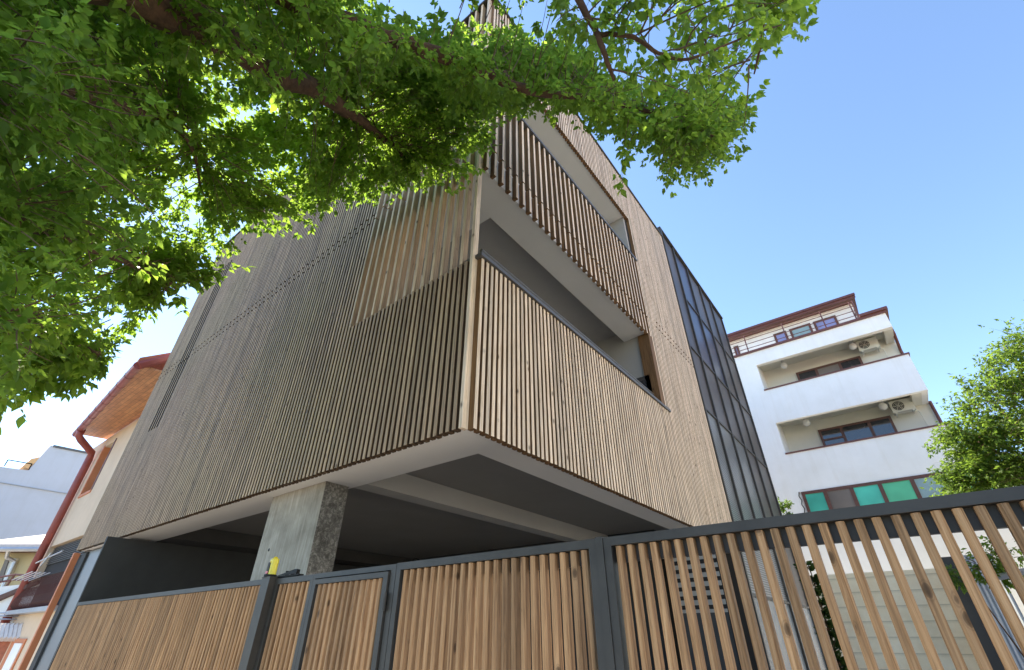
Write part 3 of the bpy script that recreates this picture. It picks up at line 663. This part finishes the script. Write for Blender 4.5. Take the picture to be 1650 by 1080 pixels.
# ------------------------------------------------------------ peach house next door
ph = thing('peach_house', (-20, 8, 0), 'peach rendered house with varnished eave boards and a red gutter, left of the timber building', 'house')
YP = 3.38
w_ = MB()
w_.box(-22.4, -20.75, YP, 12, 0, 7.3, 'peach'); w_.box(-20.749, -20.15, YP, 12, 3.9, 7.3, 'peach'); w_.box(-20.149, -19.05, YP, 12, 3.9, 5.35, 'peach'); w_.box(-20.749, -19.05, YP, 12, 0, 2.15, 'peach'); w_.box(-20.149, -19.05, YP, 12, 6.95, 7.3, 'peach')
w_.box(-20.149, -19.05, YP + 0.35, 12, 5.351, 6.949, 'garage_wall')
w_.box(-19.049, -13.6, YP, 12, 3.9, 7.3, 'peach'); w_.box(-19.049, -13.6, YP, 12, 0, 2.15, 'peach'); w_.box(-20.749, -13.6, YP + 0.14, 12, 2.151, 3.899, 'backing')
w_.box(-20.6, -19.05, YP + .01, YP + .3, 5.3, 5.349, 'orange')
w_.build('wall', ph)
gl_, gc_ = Vector((-20.9, 2.60, 7.35)), Vector((-13.75, 2.16, 7.35))
MB().prism([gl_ + Vector((0, 0.03, 0.02)), gc_ + Vector((-.05, 0.03, 0.02)), Vector((-13.75, 3.45, 7.42)), Vector((-20.9, 3.45, 7.42))], (0, 0, 0.05), 'eave_boards').build('eave_soffit', ph)
r_ = MB(); r_.prism([gl_ + Vector((-.1, -.05, 0.09)), gc_ + Vector((.05, -.05, 0.09)), Vector((-13.7, 7.5, 11.5)), Vector((-21, 7.5, 11.5))], (0, 0, 0.1), 'tile_red')
for k in range(40):
    q = gl_.lerp(gc_, k / 40); r_.tube([q + Vector((0, -0.02, 0.06)), q + Vector((0, 1.0, 0.95))], 0.09, 'tile_red', 8)
r_.build('roof', ph)
g_ = MB(); d_ = (gc_ - gl_)
g_.tube([gl_, gc_], 0.10, 'red_metal', 12)
g_.tube([gc_, gc_ + Vector((0.0, 0.55, 0.5)), gc_ + Vector((0, 2.6, 2.6))], 0.11, 'red_metal', 8)
g_.build('gutter', ph)
for k in range(1, 9):
    q = gl_ + d_ * (k / 9); MB().tube([q - d_.normalized() * 0.012, q + d_.normalized() * 0.012], 0.107, 'brown_metal', 12).build('gutter_bracket', ph)
g_ = MB(); q = gl_ + Vector((0.7, 0, 0))
PX, PY = -20.78, 3.24
g_.tube([q, q + Vector((0, 0, -.22)), q + Vector((0.0, 0.12, -.34)), Vector((PX, PY - .02, 6.85)), Vector((PX, PY, 6.6)), Vector((PX, PY, 0))], 0.105, 'red_metal', 12)
g_.build('downpipe', ph, smooth=True)
tr = MB(); tr.box(-20.25, -20.12, YP - 0.02, YP + .2, 5.35, 7.0, 'orange'); tr.box(-20.25, -19.0, YP - 0.03, YP + .2, 5.28, 5.36, 'orange'); tr.box(-19.06, -18.98, YP - 0.02, YP + .2, 5.36, 7.0, 'brown_metal')
tr.box(-20.0, -19.1, YP + .25, YP + .3, 5.4, 6.9, 'pane_grey')
tr.build('window', ph)
bl = MB()
bl.box(-20.7, -15.9, YP - 0.25, YP - .001, 2.1, 2.2, 'galv')
for k in range(42):
    x = -20.6 + k * 0.11
    bl.tube([(x, YP - 0.10, 2.2), (x, YP - 0.24, 2.32), (x, YP - 0.22, 2.5), (x, YP - 0.10, 2.75), (x, YP - 0.10, 3.0)], 0.009, 'brown_metal', 4, cap=False)
for z in (2.25, 3.0): bl.tube([(-20.6, YP - 0.1, z), (-16.0, YP - 0.1, z)], 0.02, 'black', 5)
bl.build('balcony_railing', ph)
sh = MB()
for k in range(9): sh.box(-20.7, -14, YP + 0.10, YP + 0.139, 3.40 + k * 0.055, 3.425 + k * 0.055, 'capping')
sh.build('roller_shutter', ph)
dr = MB().box(-19.4, -18.0, YP - 0.03, YP - 0.004, 0.0, 1.55, 'orange').build('doorway', ph)
MB().box(-18.9, -18.1, YP - 0.05, YP - 0.031, 0.0, 1.45, 'white').build('door_panel', dr)
ry = thing('drying_rack', (-18.5, 3.0, 2.9), 'white rods of a clothes drying rack on the dark balcony of the peach house', 'drying rack')
g_ = MB()
for k in range(5): g_.tube([(-20.5, YP - 0.5 + 0.09 * k, 2.95), (-18.6, YP - 0.45 + 0.09 * k, 3.05)], 0.014, 'galv', 5)
g_.tube([(-19.7, YP - 0.3, 3.35), (-17.2, YP - 0.3, 3.45)], 0.02, 'galv', 5); g_.tube([(-18.6, YP - 0.35, 3.2), (-18.4, YP - 0.3, 3.5)], 0.02, 'galv', 5)
g_.build('rods', ry)

# ------------------------------------------------------------ blue grey building and ochre house, far left
bb = thing('blue_grey_building', (-42, 2, 0), 'tall pale blue grey building with a blank stepped gable, behind the peach house', 'building')
PXX = -38
def px(u, v, x=PXX): p = onX(u, v, x); return Vector(p)
pts = [px(82, 718), px(150, 731.5), Vector((PXX, 6.0, 0)), Vector((PXX, -9, 0)), Vector((PXX, -9, px(0, 757).z)), px(4, 752.5), px(45, 758)]
MB().prism(pts, (-9, 0, 0), 'bluegrey').build('gable_wall', bb)
MB().prism([px(85, 721) + Vector((.04, 0, 0)), px(147, 733) + Vector((.04, 0, 0)), px(147, 731) + Vector((.04, 0, .05)), px(85, 718.4) + Vector((.04, 0, .05))], (0.03, 0, 0), 'capping').build('coping', bb)
MB().box(-38.2, -37.9, -9, 6.0, 8.66, 8.69, 'steel_sheet').build('string_course', bb)
MB().box(-47, -38.1, 6.01, 9, 0, 11.05, 'bluegrey').build('side_wall', bb)
wv_ = MB().box(-38.09, -38.0, 6.03, 6.55, 3, 10.35, 'blue').build('window_strip', bb)
MB().box(-38.0, -37.96, 6.2, 6.5, 3.1, 10.2, 'pane_lilac').build('pane', wv_)
rr = thing('roof_terrace_railing', (-38, 3, 9.3), 'thin dark railing on the stepped roof of the blue grey building', 'railing')
g_ = MB(); a_, b_ = px(7, 751), px(46, 757.5)
g_.tube([a_ + Vector((0, 0, .35)), b_ + Vector((0, 0, .35))], 0.03, 'black', 5)
for k in range(2): q = a_.lerp(b_, k); g_.tube([q, q + Vector((0, 0, .35))], 0.03, 'black', 5)
g_.build('rail', rr)
aw_ = MB().prism([px(37, 751), px(51, 739), px(64, 737), px(55, 748), px(47, 756)], (-1.2, 0, 0), 'canvas').build('awning'); aw_['label'] = 'small orange canvas awning on the roof of the blue grey building'; aw_['category'] = 'awning'

yh = thing('ochre_house', (-30, 0, 0), 'low ochre house with pale roof and grey gutter at the far left edge', 'house')
hd = Vector((M3[0][2] * -1, M3[1][2] * -1, 0)).normalized()
def py(u, v, dist=27.0):
    d = ray(u, v); return CAM + d * (dist / d.dot(hd))
sd2 = Vector((hd.y, -hd.x, 0))
def poly(mb, uv, mat, dist=27.0, th=0.3): mb.prism([py(u, v, dist) for u, v in uv], hd * th, mat)
D1 = 17.0
m_ = MB(); poly(m_, [(-40, 886), (90, 886), (90, 975), (-40, 1010)], 'yellow_wall', D1, 3); m_.build('wall', yh)
m_ = MB(); a0, a1 = py(-40, 882, D1 - .6), py(100, 882, D1 - .6); m_.prism([a0, a1, py(100, 862, D1 + 5), py(-40, 878, D1 + 5)], (0, 0, 0.1), 'tile_pale'); m_.build('roof', yh)
m_ = MB(); m_.tube([a0 + Vector((0, 0, -.06)), a1 + Vector((0, 0, -.06))], 0.07, 'galv', 8); g2 = py(15, 884, D1 - .6); m_.tube([g2, py(11, 898, D1 - .3), py(24, 905, D1 - .1), py(0, 955, D1 - .1)], 0.06, 'galv', 8); m_.build('gutter', yh)
m_ = MB(); poly(m_, [(-40, 887), (90, 887), (90, 890), (-40, 890)], 'brown_metal', D1 - .1, .1); m_.build('fascia', yh)
m_ = MB(); poly(m_, [(-5, 940), (10, 899), (27, 900), (8, 945)], 'white_warm', D1 - .1, .09); f_ = m_.build('window', yh)
m_ = MB(); poly(m_, [(-5, 935), (8, 902), (14, 902), (2, 938)], 'pane_taupe', D1 - .14, .03); m_.build('pane', f_)
m_ = MB(); poly(m_, [(-40, 950), (90, 936), (90, 1030), (-40, 1030)], 'white', D1 - 1.6, .3); m_.build('stair_wall', yh)
m_ = MB(); poly(m_, [(-40, 975), (60, 935), (60, 940), (-40, 984)], 'brown_wood', D1 - 1.7, .1); m_.build('stair_string', yh)
m_ = MB()
for z in (0, 8): m_.tube([py(-10, 932 + z, D1 - 1.2), py(24, 926 + z, D1 - 1.2), py(80, 929 + z, D1 - 1.2)], 0.03, 'brown_metal', 5)
m_.tube([py(24, 926, D1 - 1.2), py(10, 945, D1 - 1.2)], 0.03, 'brown_metal', 5); m_.tube([py(18, 934, D1 - 1.2), py(8, 948, D1 - 1.2)], 0.03, 'brown_metal', 5)
for v in (988, 993, 998): m_.tube([py(-20, v, D1 - 1.8), py(60, v, D1 - 1.8)], 0.018, 'galv', 5)
m_.build('railing', yh)
m_ = MB(); poly(m_, [(-40, 1012), (60, 1008), (60, 1075), (-40, 1075)], 'tile_red', D1 - 2.2, .4)
for k in range(12): m_.tube([py(-20 + 7 * k, 1008, D1 - 2.4), py(-24 + 7 * k, 1030, D1 - 2.6)], 0.08, 'tile_pale', 6)
m_.build('lean_to_roof', yh)

# ------------------------------------------------------------ foliage
rng = np.random.default_rng(11)
LEAF = np.array([(0, 0, 0), (0.22, 0.20, 0.03), (0.46, 0.27, 0.05), (0.70, 0.18, 0.02), (1.05, 0, -0.08), (0.68, -0.17, 0.02), (0.50, -0.28, 0.05), (0.24, -0.20, 0.03), (0.5, 0, -0.02)])
LF = np.array([(0, 1, 8), (1, 2, 8), (2, 3, 8), (3, 4, 8), (4, 5, 8), (5, 6, 8), (6, 7, 8), (7, 0, 8)])
LEAF_S = np.array([(0, 0, 0), (0.45, 0.25, 0.04), (1.0, 0, -0.03), (0.45, -0.25, 0.04)])
LF_S = np.array([(0, 1, 2), (0, 2, 3)])
def unit(a): return a / np.maximum(np.linalg.norm(a, axis=-1, keepdims=True), 1e-9)
def leaf_mesh(name, parent, pos, dirs, nrm, size, rnd, mat, simple=False, **p):
    """one mesh of many leaflets; dirs = along the midrib, nrm = face normal"""
    T, F = (LEAF_S, LF_S) if simple else (LEAF, LF)
    dirs = unit(dirs); side = unit(np.cross(nrm, dirs)); nn = np.cross(dirs, side)
    V = pos[:, None, :] + size[:, None, None] * (T[None, :, 0, None] * dirs[:, None, :] + T[None, :, 1, None] * side[:, None, :] + T[None, :, 2, None] * nn[:, None, :])
    n = len(pos); nv = len(T); V = V.reshape(-1, 3)
    faces = (np.arange(n)[:, None, None] * nv + F[None]).reshape(-1, 3)
    me = bpy.data.meshes.new(name)
    me.vertices.add(len(V)); me.vertices.foreach_set('co', V.ravel())
    me.loops.add(faces.size); me.loops.foreach_set('vertex_index', faces.ravel().astype(np.int32))
    me.polygons.add(len(faces)); me.polygons.foreach_set('loop_start', np.arange(0, faces.size, 3, dtype=np.int32))
    me.update(calc_edges=True)
    a = me.attributes.new('rnd', 'FLOAT', 'POINT'); a.data.foreach_set('value', np.repeat(rnd, nv))
    me.materials.append(MAT[mat])
    o = bpy.data.objects.new(name, me); C.objects.link(o)
    if parent: o.parent = parent; o.matrix_parent_inverse = Matrix.Translation(-parent.location)
    for k_, v_ in p.items(): o[k_] = v_
    return o
def in_poly(pts, P_):
    x, y = pts[:, 0], pts[:, 1]; ins = np.zeros(len(pts), bool); n = len(P_)
    for i in range(n):
        x1, y1 = P_[i]; x2, y2 = P_[(i + 1) % n]
        c = ((y1 > y) != (y2 > y)) & (x < (x2 - x1) * (y - y1) / (y2 - y1 + 1e-9) + x1); ins ^= c
    return ins
M3n = np.array(M3); CAMn = np.array(CAM)
def at_np(uv, d):
    r = np.stack([uv[:, 0] - 825, 540 - uv[:, 1], np.full(len(uv), -FPX)], 1) @ M3n.T
    return CAMn + unit(r) * d[:, None]
class Crown:
    def __init__(s): s.pos = []; s.dir = []; s.nrm = []; s.size = []; s.rnd = []; s.tw = MB()
    def twig(s, p0, p1, leaves, size, droop=0.25, r0=0.006, spread=0.12, trifol=True, tone=None, fall=0.35):
        """a curved twig from p0 to p1 set with compound leaves toward its end"""
        p0 = np.asarray(p0, float); p1 = np.asarray(p1, float); L = np.linalg.norm(p1 - p0)
        c = (p0 + p1) / 2 + rng.normal(0, 0.08 * L, 3) + np.array([0, 0, droop * L * 0.5])
        ts = np.linspace(0, 1, 6); cur = ((1 - ts) ** 2)[:, None] * p0 + (2 * ts * (1 - ts))[:, None] * c + (ts ** 2)[:, None] * p1
        s.tw.tube([Vector(q) for q in cur], [r0 * (1 - 0.75 * t) for t in ts], 'twig', 4, cap=False)
        tone = rng.random() if tone is None else tone
        k = leaves; t = np.sort(rng.uniform(0.25, 1.0, k)); t[-1] = 1
        q = ((1 - t) ** 2)[:, None] * p0 + (2 * t * (1 - t))[:, None] * c + (t ** 2)[:, None] * p1
        tan = unit(2 * (1 - t)[:, None] * (c - p0) + 2 * t[:, None] * (p1 - c))
        out = unit(rng.normal(0, 1, (k, 3)) + tan * 0.8 + np.array([0, 0, -fall]))
        base = q + out * rng.uniform(0.3, 1.0, (k, 1)) * spread
        nl = 4 if trifol else 1
        for j in range(nl):
            ang = rng.normal(0, 0.25, k) + (0, 0.85, -0.85, 0.0)[j]
            up = unit(np.array([0, 0, 1.0]) + rng.normal(0, 0.45, (k, 3)))
            sd_ = unit(np.cross(up, out)); d = out * np.cos(ang)[:, None] + sd_ * np.sin(ang)[:, None] + np.array([0, 0, -fall]) + rng.normal(0, 0.15, (k, 3))
            bb_ = base + (unit(d) * 0 if j < 3 else out * -0.55 * size)
            if j == 3: d = d + sd_ * rng.choice([-1, 1], (k, 1))
            s.pos.append(bb_); s.dir.append(d); s.nrm.append(up); s.size.append(size * rng.uniform(0.45, 1.3, k)); s.rnd.append(np.clip(tone + rng.normal(0, 0.2, k), 0, 1))
    def build(s, tree, mat, simple=False):
        leaf_mesh('crown', tree, np.concatenate(s.pos), np.concatenate(s.dir), np.concatenate(s.nrm), np.concatenate(s.size), np.concatenate(s.rnd), mat, simple)
        s.tw.build('twigs', tree)
def clamp_front(p):
    """keep foliage on the street side of the facades"""
    d = p - CAMn
    lim = 2.35
    ok = (p[:, 1] < lim) | (p[:, 0] > -2.2) | (p[:, 2] > 11.9)
    s = np.where(ok, 1.0, lim / np.maximum(p[:, 1], 1e-3))
    return CAMn + d * s[:, None]

TREE = thing('street_tree', (-3.6, -2.6, 0), 'large leafy maple overhanging the street from the upper left', 'tree')
limbs = [  # (u, v, distance, radius)
    [(-60, -130, 3.6, .15), (120, -50, 3.8, .14), (260, 8, 4.1, .125), (345, 55, 4.4, .115), (430, 112, 4.8, .10), (520, 152, 5.3, .085), (600, 210, 5.8, .05), (660, 260, 6.2, .03)],
    [(345, -60, 4.3, .08), (480, 5, 4.4, .075), (620, 60, 4.5, .066), (700, 86, 4.5, .060), (790, 122, 4.5, .050), (860, 148, 4.5, .038), (950, 158, 4.6, .024), (1060, 185, 4.7, .015), (1150, 220, 4.6, .010)],
    [(905, -60, 2.7, .02), (935, 5, 2.6, .017), (962, 55, 2.55, .014), (975, 90, 2.5, .012), (990, 130, 2.5, .008)],
    [(963, 55, 2.55, .012), (1020, 60, 2.6, .010), (1060, 85, 2.7, .009), (1110, 95, 2.8, .007), (1200, 60, 3.0, .005), (1260, 40, 3.1, .003)],
    [(1225, -60, 3.2, .014), (1230, 0, 3.2, .011), (1228, 60, 3.2, .008), (1215, 120, 3.2, .004)],
    [(-140, 120, 3.2, .09), (20, 150, 3.8, .06), (140, 160, 4.2, .04), (260, 190, 4.8, .026), (310, 240, 5.1, .016), (322, 300, 5.3, .009)],
    [(-120, 330, 3.4, .05), (40, 360, 3.8, .04), (140, 400, 4.3, .03), (220, 430, 4.8, .018), (270, 470, 5.1, .01)],
    [(-120, 560, 3.0, .03), (20, 540, 3.6, .022), (90, 560, 4.1, .014), (150, 590, 4.6, .007)],
]
lm = MB(); tops = []
trunk = MB()
trunk.tube([(-3.6, -2.6, -0.2), (-3.55, -2.55, 0.6), (-3.4, -2.4, 2.0), (-3.2, -2.1, 3.4)], [.42, .34, .30, .27], 'bark', 16)
trunk.build('trunk', TREE, smooth=True)
fork = Vector((-3.2, -2.1, 3.3))
for L_ in limbs:
    pts = [at(u, v, d) for u, v, d, r in L_]; rad = [r for *_, r in L_]
    if L_[0][3] > 0.04:
        mid = fork.lerp(pts[0], 0.5) + Vector((0, 0, 0.15)); pts = [fork, mid] + pts; rad = [max(rad[0] * 1.6, .1), rad[0] * 1.25] + rad
    # subdivide with a little waviness
    P2 = []; R2 = []
    for i in range(len(pts) - 1):
        for k in range(5):
            t = k / 5; a0_ = pts[max(i - 1, 0)]; a1_ = pts[i]; a2_ = pts[i + 1]; a3_ = pts[min(i + 2, len(pts) - 1)]
            q = 0.5 * ((2 * a1_) + (a2_ - a0_) * t + (2 * a0_ - 5 * a1_ + 4 * a2_ - a3_) * t * t + (-a0_ + 3 * a1_ - 3 * a2_ + a3_) * t ** 3)
            rr_ = rad[i] * (1 - t) + rad[i + 1] * t
            P2.append(q + Vector(rng.normal(0, 0.12 * rr_, 3))); R2.append(rr_ * rng.uniform(0.92, 1.08))
    P2.append(pts[-1]); R2.append(rad[-1])
    b_ = MB(); b_.tube(P2, R2, 'bark', 12); b_.build('limb', TREE, smooth=True)
    tops += [np.array(p) for p, r in zip(P2, R2) if r < 0.13]
tops = np.array(tops)

# density regions: polygon (photo coordinates), twigs, distance range, leaf size, leaves per twig
OUT = [(-120, -120), (1330, -120), (1320, 5), (1295, 75), (1240, 90), (1245, 120), (1212, 165), (1200, 235), (1150, 290), (1065, 312), (1045, 285), (1058, 250), (1015, 240), (960, 205), (900, 190), (830, 185), (785, 215), (800, 250), (765, 285), (735, 300), (690, 300), (600, 320), (560, 335), (520, 350), (470, 375), (400, 372), (372, 425), (335, 432), (305, 465), (280, 488), (240, 475), (215, 505), (190, 545), (165, 575), (160, 605), (130, 625), (95, 625), (60, 600), (38, 655), (-120, 700)]
regions = [
    # far interior mass, left and centre
    ([(-120, -120), (600, -120), (600, 100), (540, 200), (540, 345), (470, 372), (400, 368), (330, 425), (280, 478), (215, 500), (160, 590), (60, 590), (-120, 680)], 620, 5.0, 7.1, 0.062, 14),
    ([(540, 60), (700, 40), (800, 110), (790, 220), (765, 275), (690, 300), (600, 318), (520, 350), (480, 300)], 150, 5.4, 6.9, 0.074, 12),
    ([(390, 200), (500, 190), (540, 260), (500, 330), (400, 330), (360, 270)], 80, 6.0, 7.2, 0.074, 12),
    ([(-120, -120), (600, -120), (620, 40), (560, 180), (420, 250), (250, 300), (0, 420), (-120, 500)], 300, 4.5, 6.5, 0.074, 13),
    # upper crown, added to shade these boughs from the sun
    ([(-300, -400), (560, -400), (520, 0), (470, 100), (380, 170), (300, 220), (200, 300), (-100, 420), (-300, 500)], 560, 6.5, 9.5, 0.09, 14),
    # near left
    ([(-120, 60), (120, 0), (260, 160), (300, 330), (200, 470), (120, 560), (30, 620), (-120, 680)], 180, 2.4, 4.2, 0.06, 11),
    # sprays hanging in front of the limbs
    ([(150, -60), (420, -60), (520, 0), (640, 50), (650, 110), (560, 190), (420, 170), (250, 90)], 70, 3.5, 4.3, 0.068, 9),
    ([(620, 40), (800, 110), (960, 145), (1160, 200), (1150, 240), (960, 190), (800, 150), (640, 100)], 42, 3.9, 4.5, 0.066, 8),
    ([(640, 60), (740, 48), (790, 44), (860, 60), (940, 95), (960, 140), (800, 200), (700, 200)], 150, 5.2, 6.6, 0.072, 11),
    # around the second limb, centre right
    ([(700, 80), (800, 90), (900, 110), (1000, 130), (1180, 140), (1215, 165), (1195, 235), (1150, 280), (1070, 300), (1050, 250), (1000, 235), (900, 185), (800, 190), (740, 190)], 205, 4.8, 6.4, 0.062, 12),
    ([(560, 20), (700, 60), (790, 90), (900, 60), (960, 130), (800, 180), (600, 120)], 200, 5.4, 6.8, 0.072, 11),
    # lower fringe hanging before the screen
    ([(330, 330), (560, 290), (700, 240), (800, 200), (785, 245), (740, 295), (690, 300), (600, 320), (520, 350), (470, 372), (400, 372), (350, 420)], 120, 5.6, 6.9, 0.074, 10),
    # upper right, near sprays with big leaves
    ([(860, -120), (1300, -120), (1300, 10), (1230, 60), (1235, 110), (1190, 160), (1080, 160), (960, 130), (900, 60)], 34, 2.3, 3.4, 0.066, 7),
    ([(780, -120), (1330, -120), (1310, 5), (1290, 70), (1240, 90), (1190, 150), (1060, 200), (940, 120), (900, 20), (820, -10)], 58, 3.8, 5.2, 0.062, 8),
    ([(1100, -100), (1325, -100), (1300, 60), (1230, 60), (1180, -10)], 30, 3.2, 4.2, 0.056, 9),
    # right tail drooping beside the roofline
    ([(1060, 190), (1200, 170), (1195, 235), (1150, 285), (1070, 305), (1050, 280)], 52, 3.8, 4.8, 0.055, 10),
    # left lower fringe
    ([(0, 540), (60, 560), (160, 560), (170, 600), (130, 622), (90, 622), (60, 600), (36, 650), (-60, 680)], 50, 3.8, 5.2, 0.075, 9),
    ([(200, 400), (300, 380), (380, 400), (330, 440), (285, 485), (215, 505), (180, 560)], 60, 4.8, 6.0, 0.074, 9),
    # beyond the frame, above and left
    ([(-500, -500), (900, -500), (1000, -120), (-120, -120), (-120, 500), (-500, 500)], 260, 3.4, 5.5, 0.09, 12),
]
cr = Crown()
for P_, nt_, d0, d1, size, nl in regions:
    if not nt_: continue
    P_ = np.array(P_, float); lo, hi = P_.min(0), P_.max(0)
    uv = rng.uniform(lo, hi, (nt_ * 12, 2)); uv = uv[in_poly(uv, P_)][:nt_]
    d = rng.uniform(d0, d1, len(uv)); tip = clamp_front(at_np(uv, d))
    for e in tip:
        dist = np.linalg.norm(tops - e + np.array([0, 0, 0.0]), axis=1); near = np.argsort(dist)[:6]; b0 = tops[rng.choice(near)]
        v = b0 - e; L_ = np.linalg.norm(v)
        start = b0 if L_ < 0.9 else e + v / L_ * rng.uniform(0.5, 0.9)
        start = start + np.array([0, 0, 0.1])
        cr.twig(start, e, int(nl * 1.5), size * 0.84, r0=0.005, fall=0.9 if d1 < 4 else 0.4)
# single sprays the eye picks out along the lower edge
for u, v, d in ((1000, 292, 4.2), (1003, 300, 4.15), (385, 430, 5.2), (350, 440, 5.2), (330, 445, 5.3), (370, 395, 5.4), (100, 618, 4.4), (118, 625, 4.4), (30, 655, 4.2), (20, 640, 4.2), (690, 290, 6.0), (745, 300, 6.0), (770, 270, 6.0), (480, 375, 6.0), (440, 375, 6.0), (300, 488, 5.1), (800, 235, 5.8), (730, 310, 5.9), (640, 318, 6.0), (560, 330, 6.1), (600, 325, 6.1),(700,20,5.0),(725,35,5.0),(650,15,5.0)):
    e = clamp_front(np.array([at(u, v, d)]))[0]
    dist = np.linalg.norm(tops - e, axis=1); b0 = tops[np.argmin(dist)]; vv = b0 - e; L_ = np.linalg.norm(vv)
    cr.twig(e + vv / L_ * min(L_, 0.7), e, 9, 0.078, spread=0.09, r0=0.004)
cr.build(TREE, 'leaf')

# tree behind the fence on the right
def bush(name, base, blobs, n, size, mat, label, cat, trunk_r=0.08, seed=1, simple=True, nl=9, trifol=True, spread=.1):
    t = thing(name, base, label, cat); c_ = Crown(); tk = MB()
    base = Vector(base)
    cents = [Vector(b[0]) for b in blobs]
    top = sum(cents, Vector()) / len(cents)
    trk = [base, base.lerp(top, 0.35) + Vector((.05, 0, 0)), base.lerp(top, 0.7)]
    tk.tube(trk, [trunk_r, trunk_r * .8, trunk_r * .55], 'bark', 10)
    for c0 in cents: tk.tube([trk[1].lerp(trk[2], .5), trk[2].lerp(c0, .5) + Vector((0, 0, .1)), c0], [trunk_r * .5, trunk_r * .3, trunk_r * .12], 'bark', 6)
    tot = sum(b[2] for b in blobs)
    for (c0, rad, wgt) in blobs:
        for k in range(int(n * wgt / tot)):
            q = unit(rng.normal(0, 1, 3)) * rng.uniform(0.35, 1.0) ** 0.6 * np.array(rad)
            e = np.array(c0) + q; s0 = np.array(c0) + q * 0.45
            c_.twig(s0, e, nl, size, r0=0.006, spread=spread, trifol=trifol)
    leaf_mesh('crown', t, np.concatenate(c_.pos), np.concatenate(c_.dir), np.concatenate(c_.nrm), np.concatenate(c_.size), np.concatenate(c_.rnd), mat, simple)
    o_ = len(tk.v); tk.v += c_.tw.v; tk.r += c_.tw.r; tk.f += [tuple(i + o_ for i in f) for f in c_.tw.f]; tk.m += [tk.mi('twig')] * len(c_.tw.f)
    tk.build('trunk', t, smooth=True)
    return t
bx = lambda u, v, y: tuple(onY(u, v, y))
YT = 17.0
bush('garden_tree', (4.6, 17.5, 0), [(bx(1604, 650, YT), (1.1, 1.3, .9), 3), (bx(1640, 590, YT), (.8, 1.2, 1.0), 3), (bx(1562, 706, YT), (1.0, 1.2, .55), 3), (bx(1620, 720, YT), (1.6, 1.5, .9), 5), (bx(1574, 766, YT), (.9, 1.2, .6), 4), (bx(1600, 790, YT), (1.4, 1.2, .8), 4), (bx(1660, 660, YT), (1.8, 1.8, 1.6), 5), (bx(1700, 760, YT), (2, 1.8, 1.3), 4), (bx(1700, 570, YT), (1.4, 1.6, 1.4), 3)],
     1250, 0.10, 'leaf2', 'bright green garden tree rising behind the fence at the right edge', 'tree', nl=9, trunk_r=.2, spread=.2)
bush('climbing_plant', (bx(1590, 920, 8.6)[0], 9.2, 0), [(bx(1590, 915, 8.6), (.30, .2, .22), 3), (bx(1620, 900, 8.6), (.3, .2, .3), 2), (bx(1535, 925, 8.6), (.10, .1, .10), 1)], 60, 0.06, 'leaf2', 'leafy climber over the ribbed metal fence, seen between the right slats', 'plant', .02, nl=7)
bush('ivy', (bx(1267, 830, 17)[0], 17.1, 0), [(bx(1266, 822, 17), (.22, .2, .35), 2), (bx(1272, 850, 17), (.2, .2, .6), 2)], 40, 0.085, 'leaf2', 'small light green ivy on the white apartment wall beside the glass facade', 'plant', .03, nl=8)
t = thing('young_conifer', (-1.25, 8.9, 0), 'thin dark conifer with sparse whorls in front of the beige garden wall', 'tree')
c_ = MB(); c_.tube([(-1.25, 8.9, 0), (-1.24, 8.9, 1.4), (-1.23, 8.9, 2.55)], [.03, .02, .008], 'bark', 6); c_.build('trunk', t)
ps, ds, ns, ss, rs = [], [], [], [], []
for k in range(15):
    z = 0.5 + 0.14 * k + rng.normal(0, .02); cx = -1.24 + rng.normal(0, .015)
    for j in range(70):
        a = rng.uniform(0, 2 * math.pi); ps.append((cx + 0.06 * math.cos(a) * rng.random(), 8.9 + .05 * math.sin(a), z + rng.normal(0, .03))); ds.append((math.cos(a), math.sin(a), rng.uniform(-.1, .7))); ns.append(rng.normal(0, 1, 3)); ss.append(rng.uniform(.05, .17)); rs.append(rng.random())
leaf_mesh('crown', t, np.array(ps), np.array(ds), np.array(ns), np.array(ss), np.array(rs), 'needle', True)
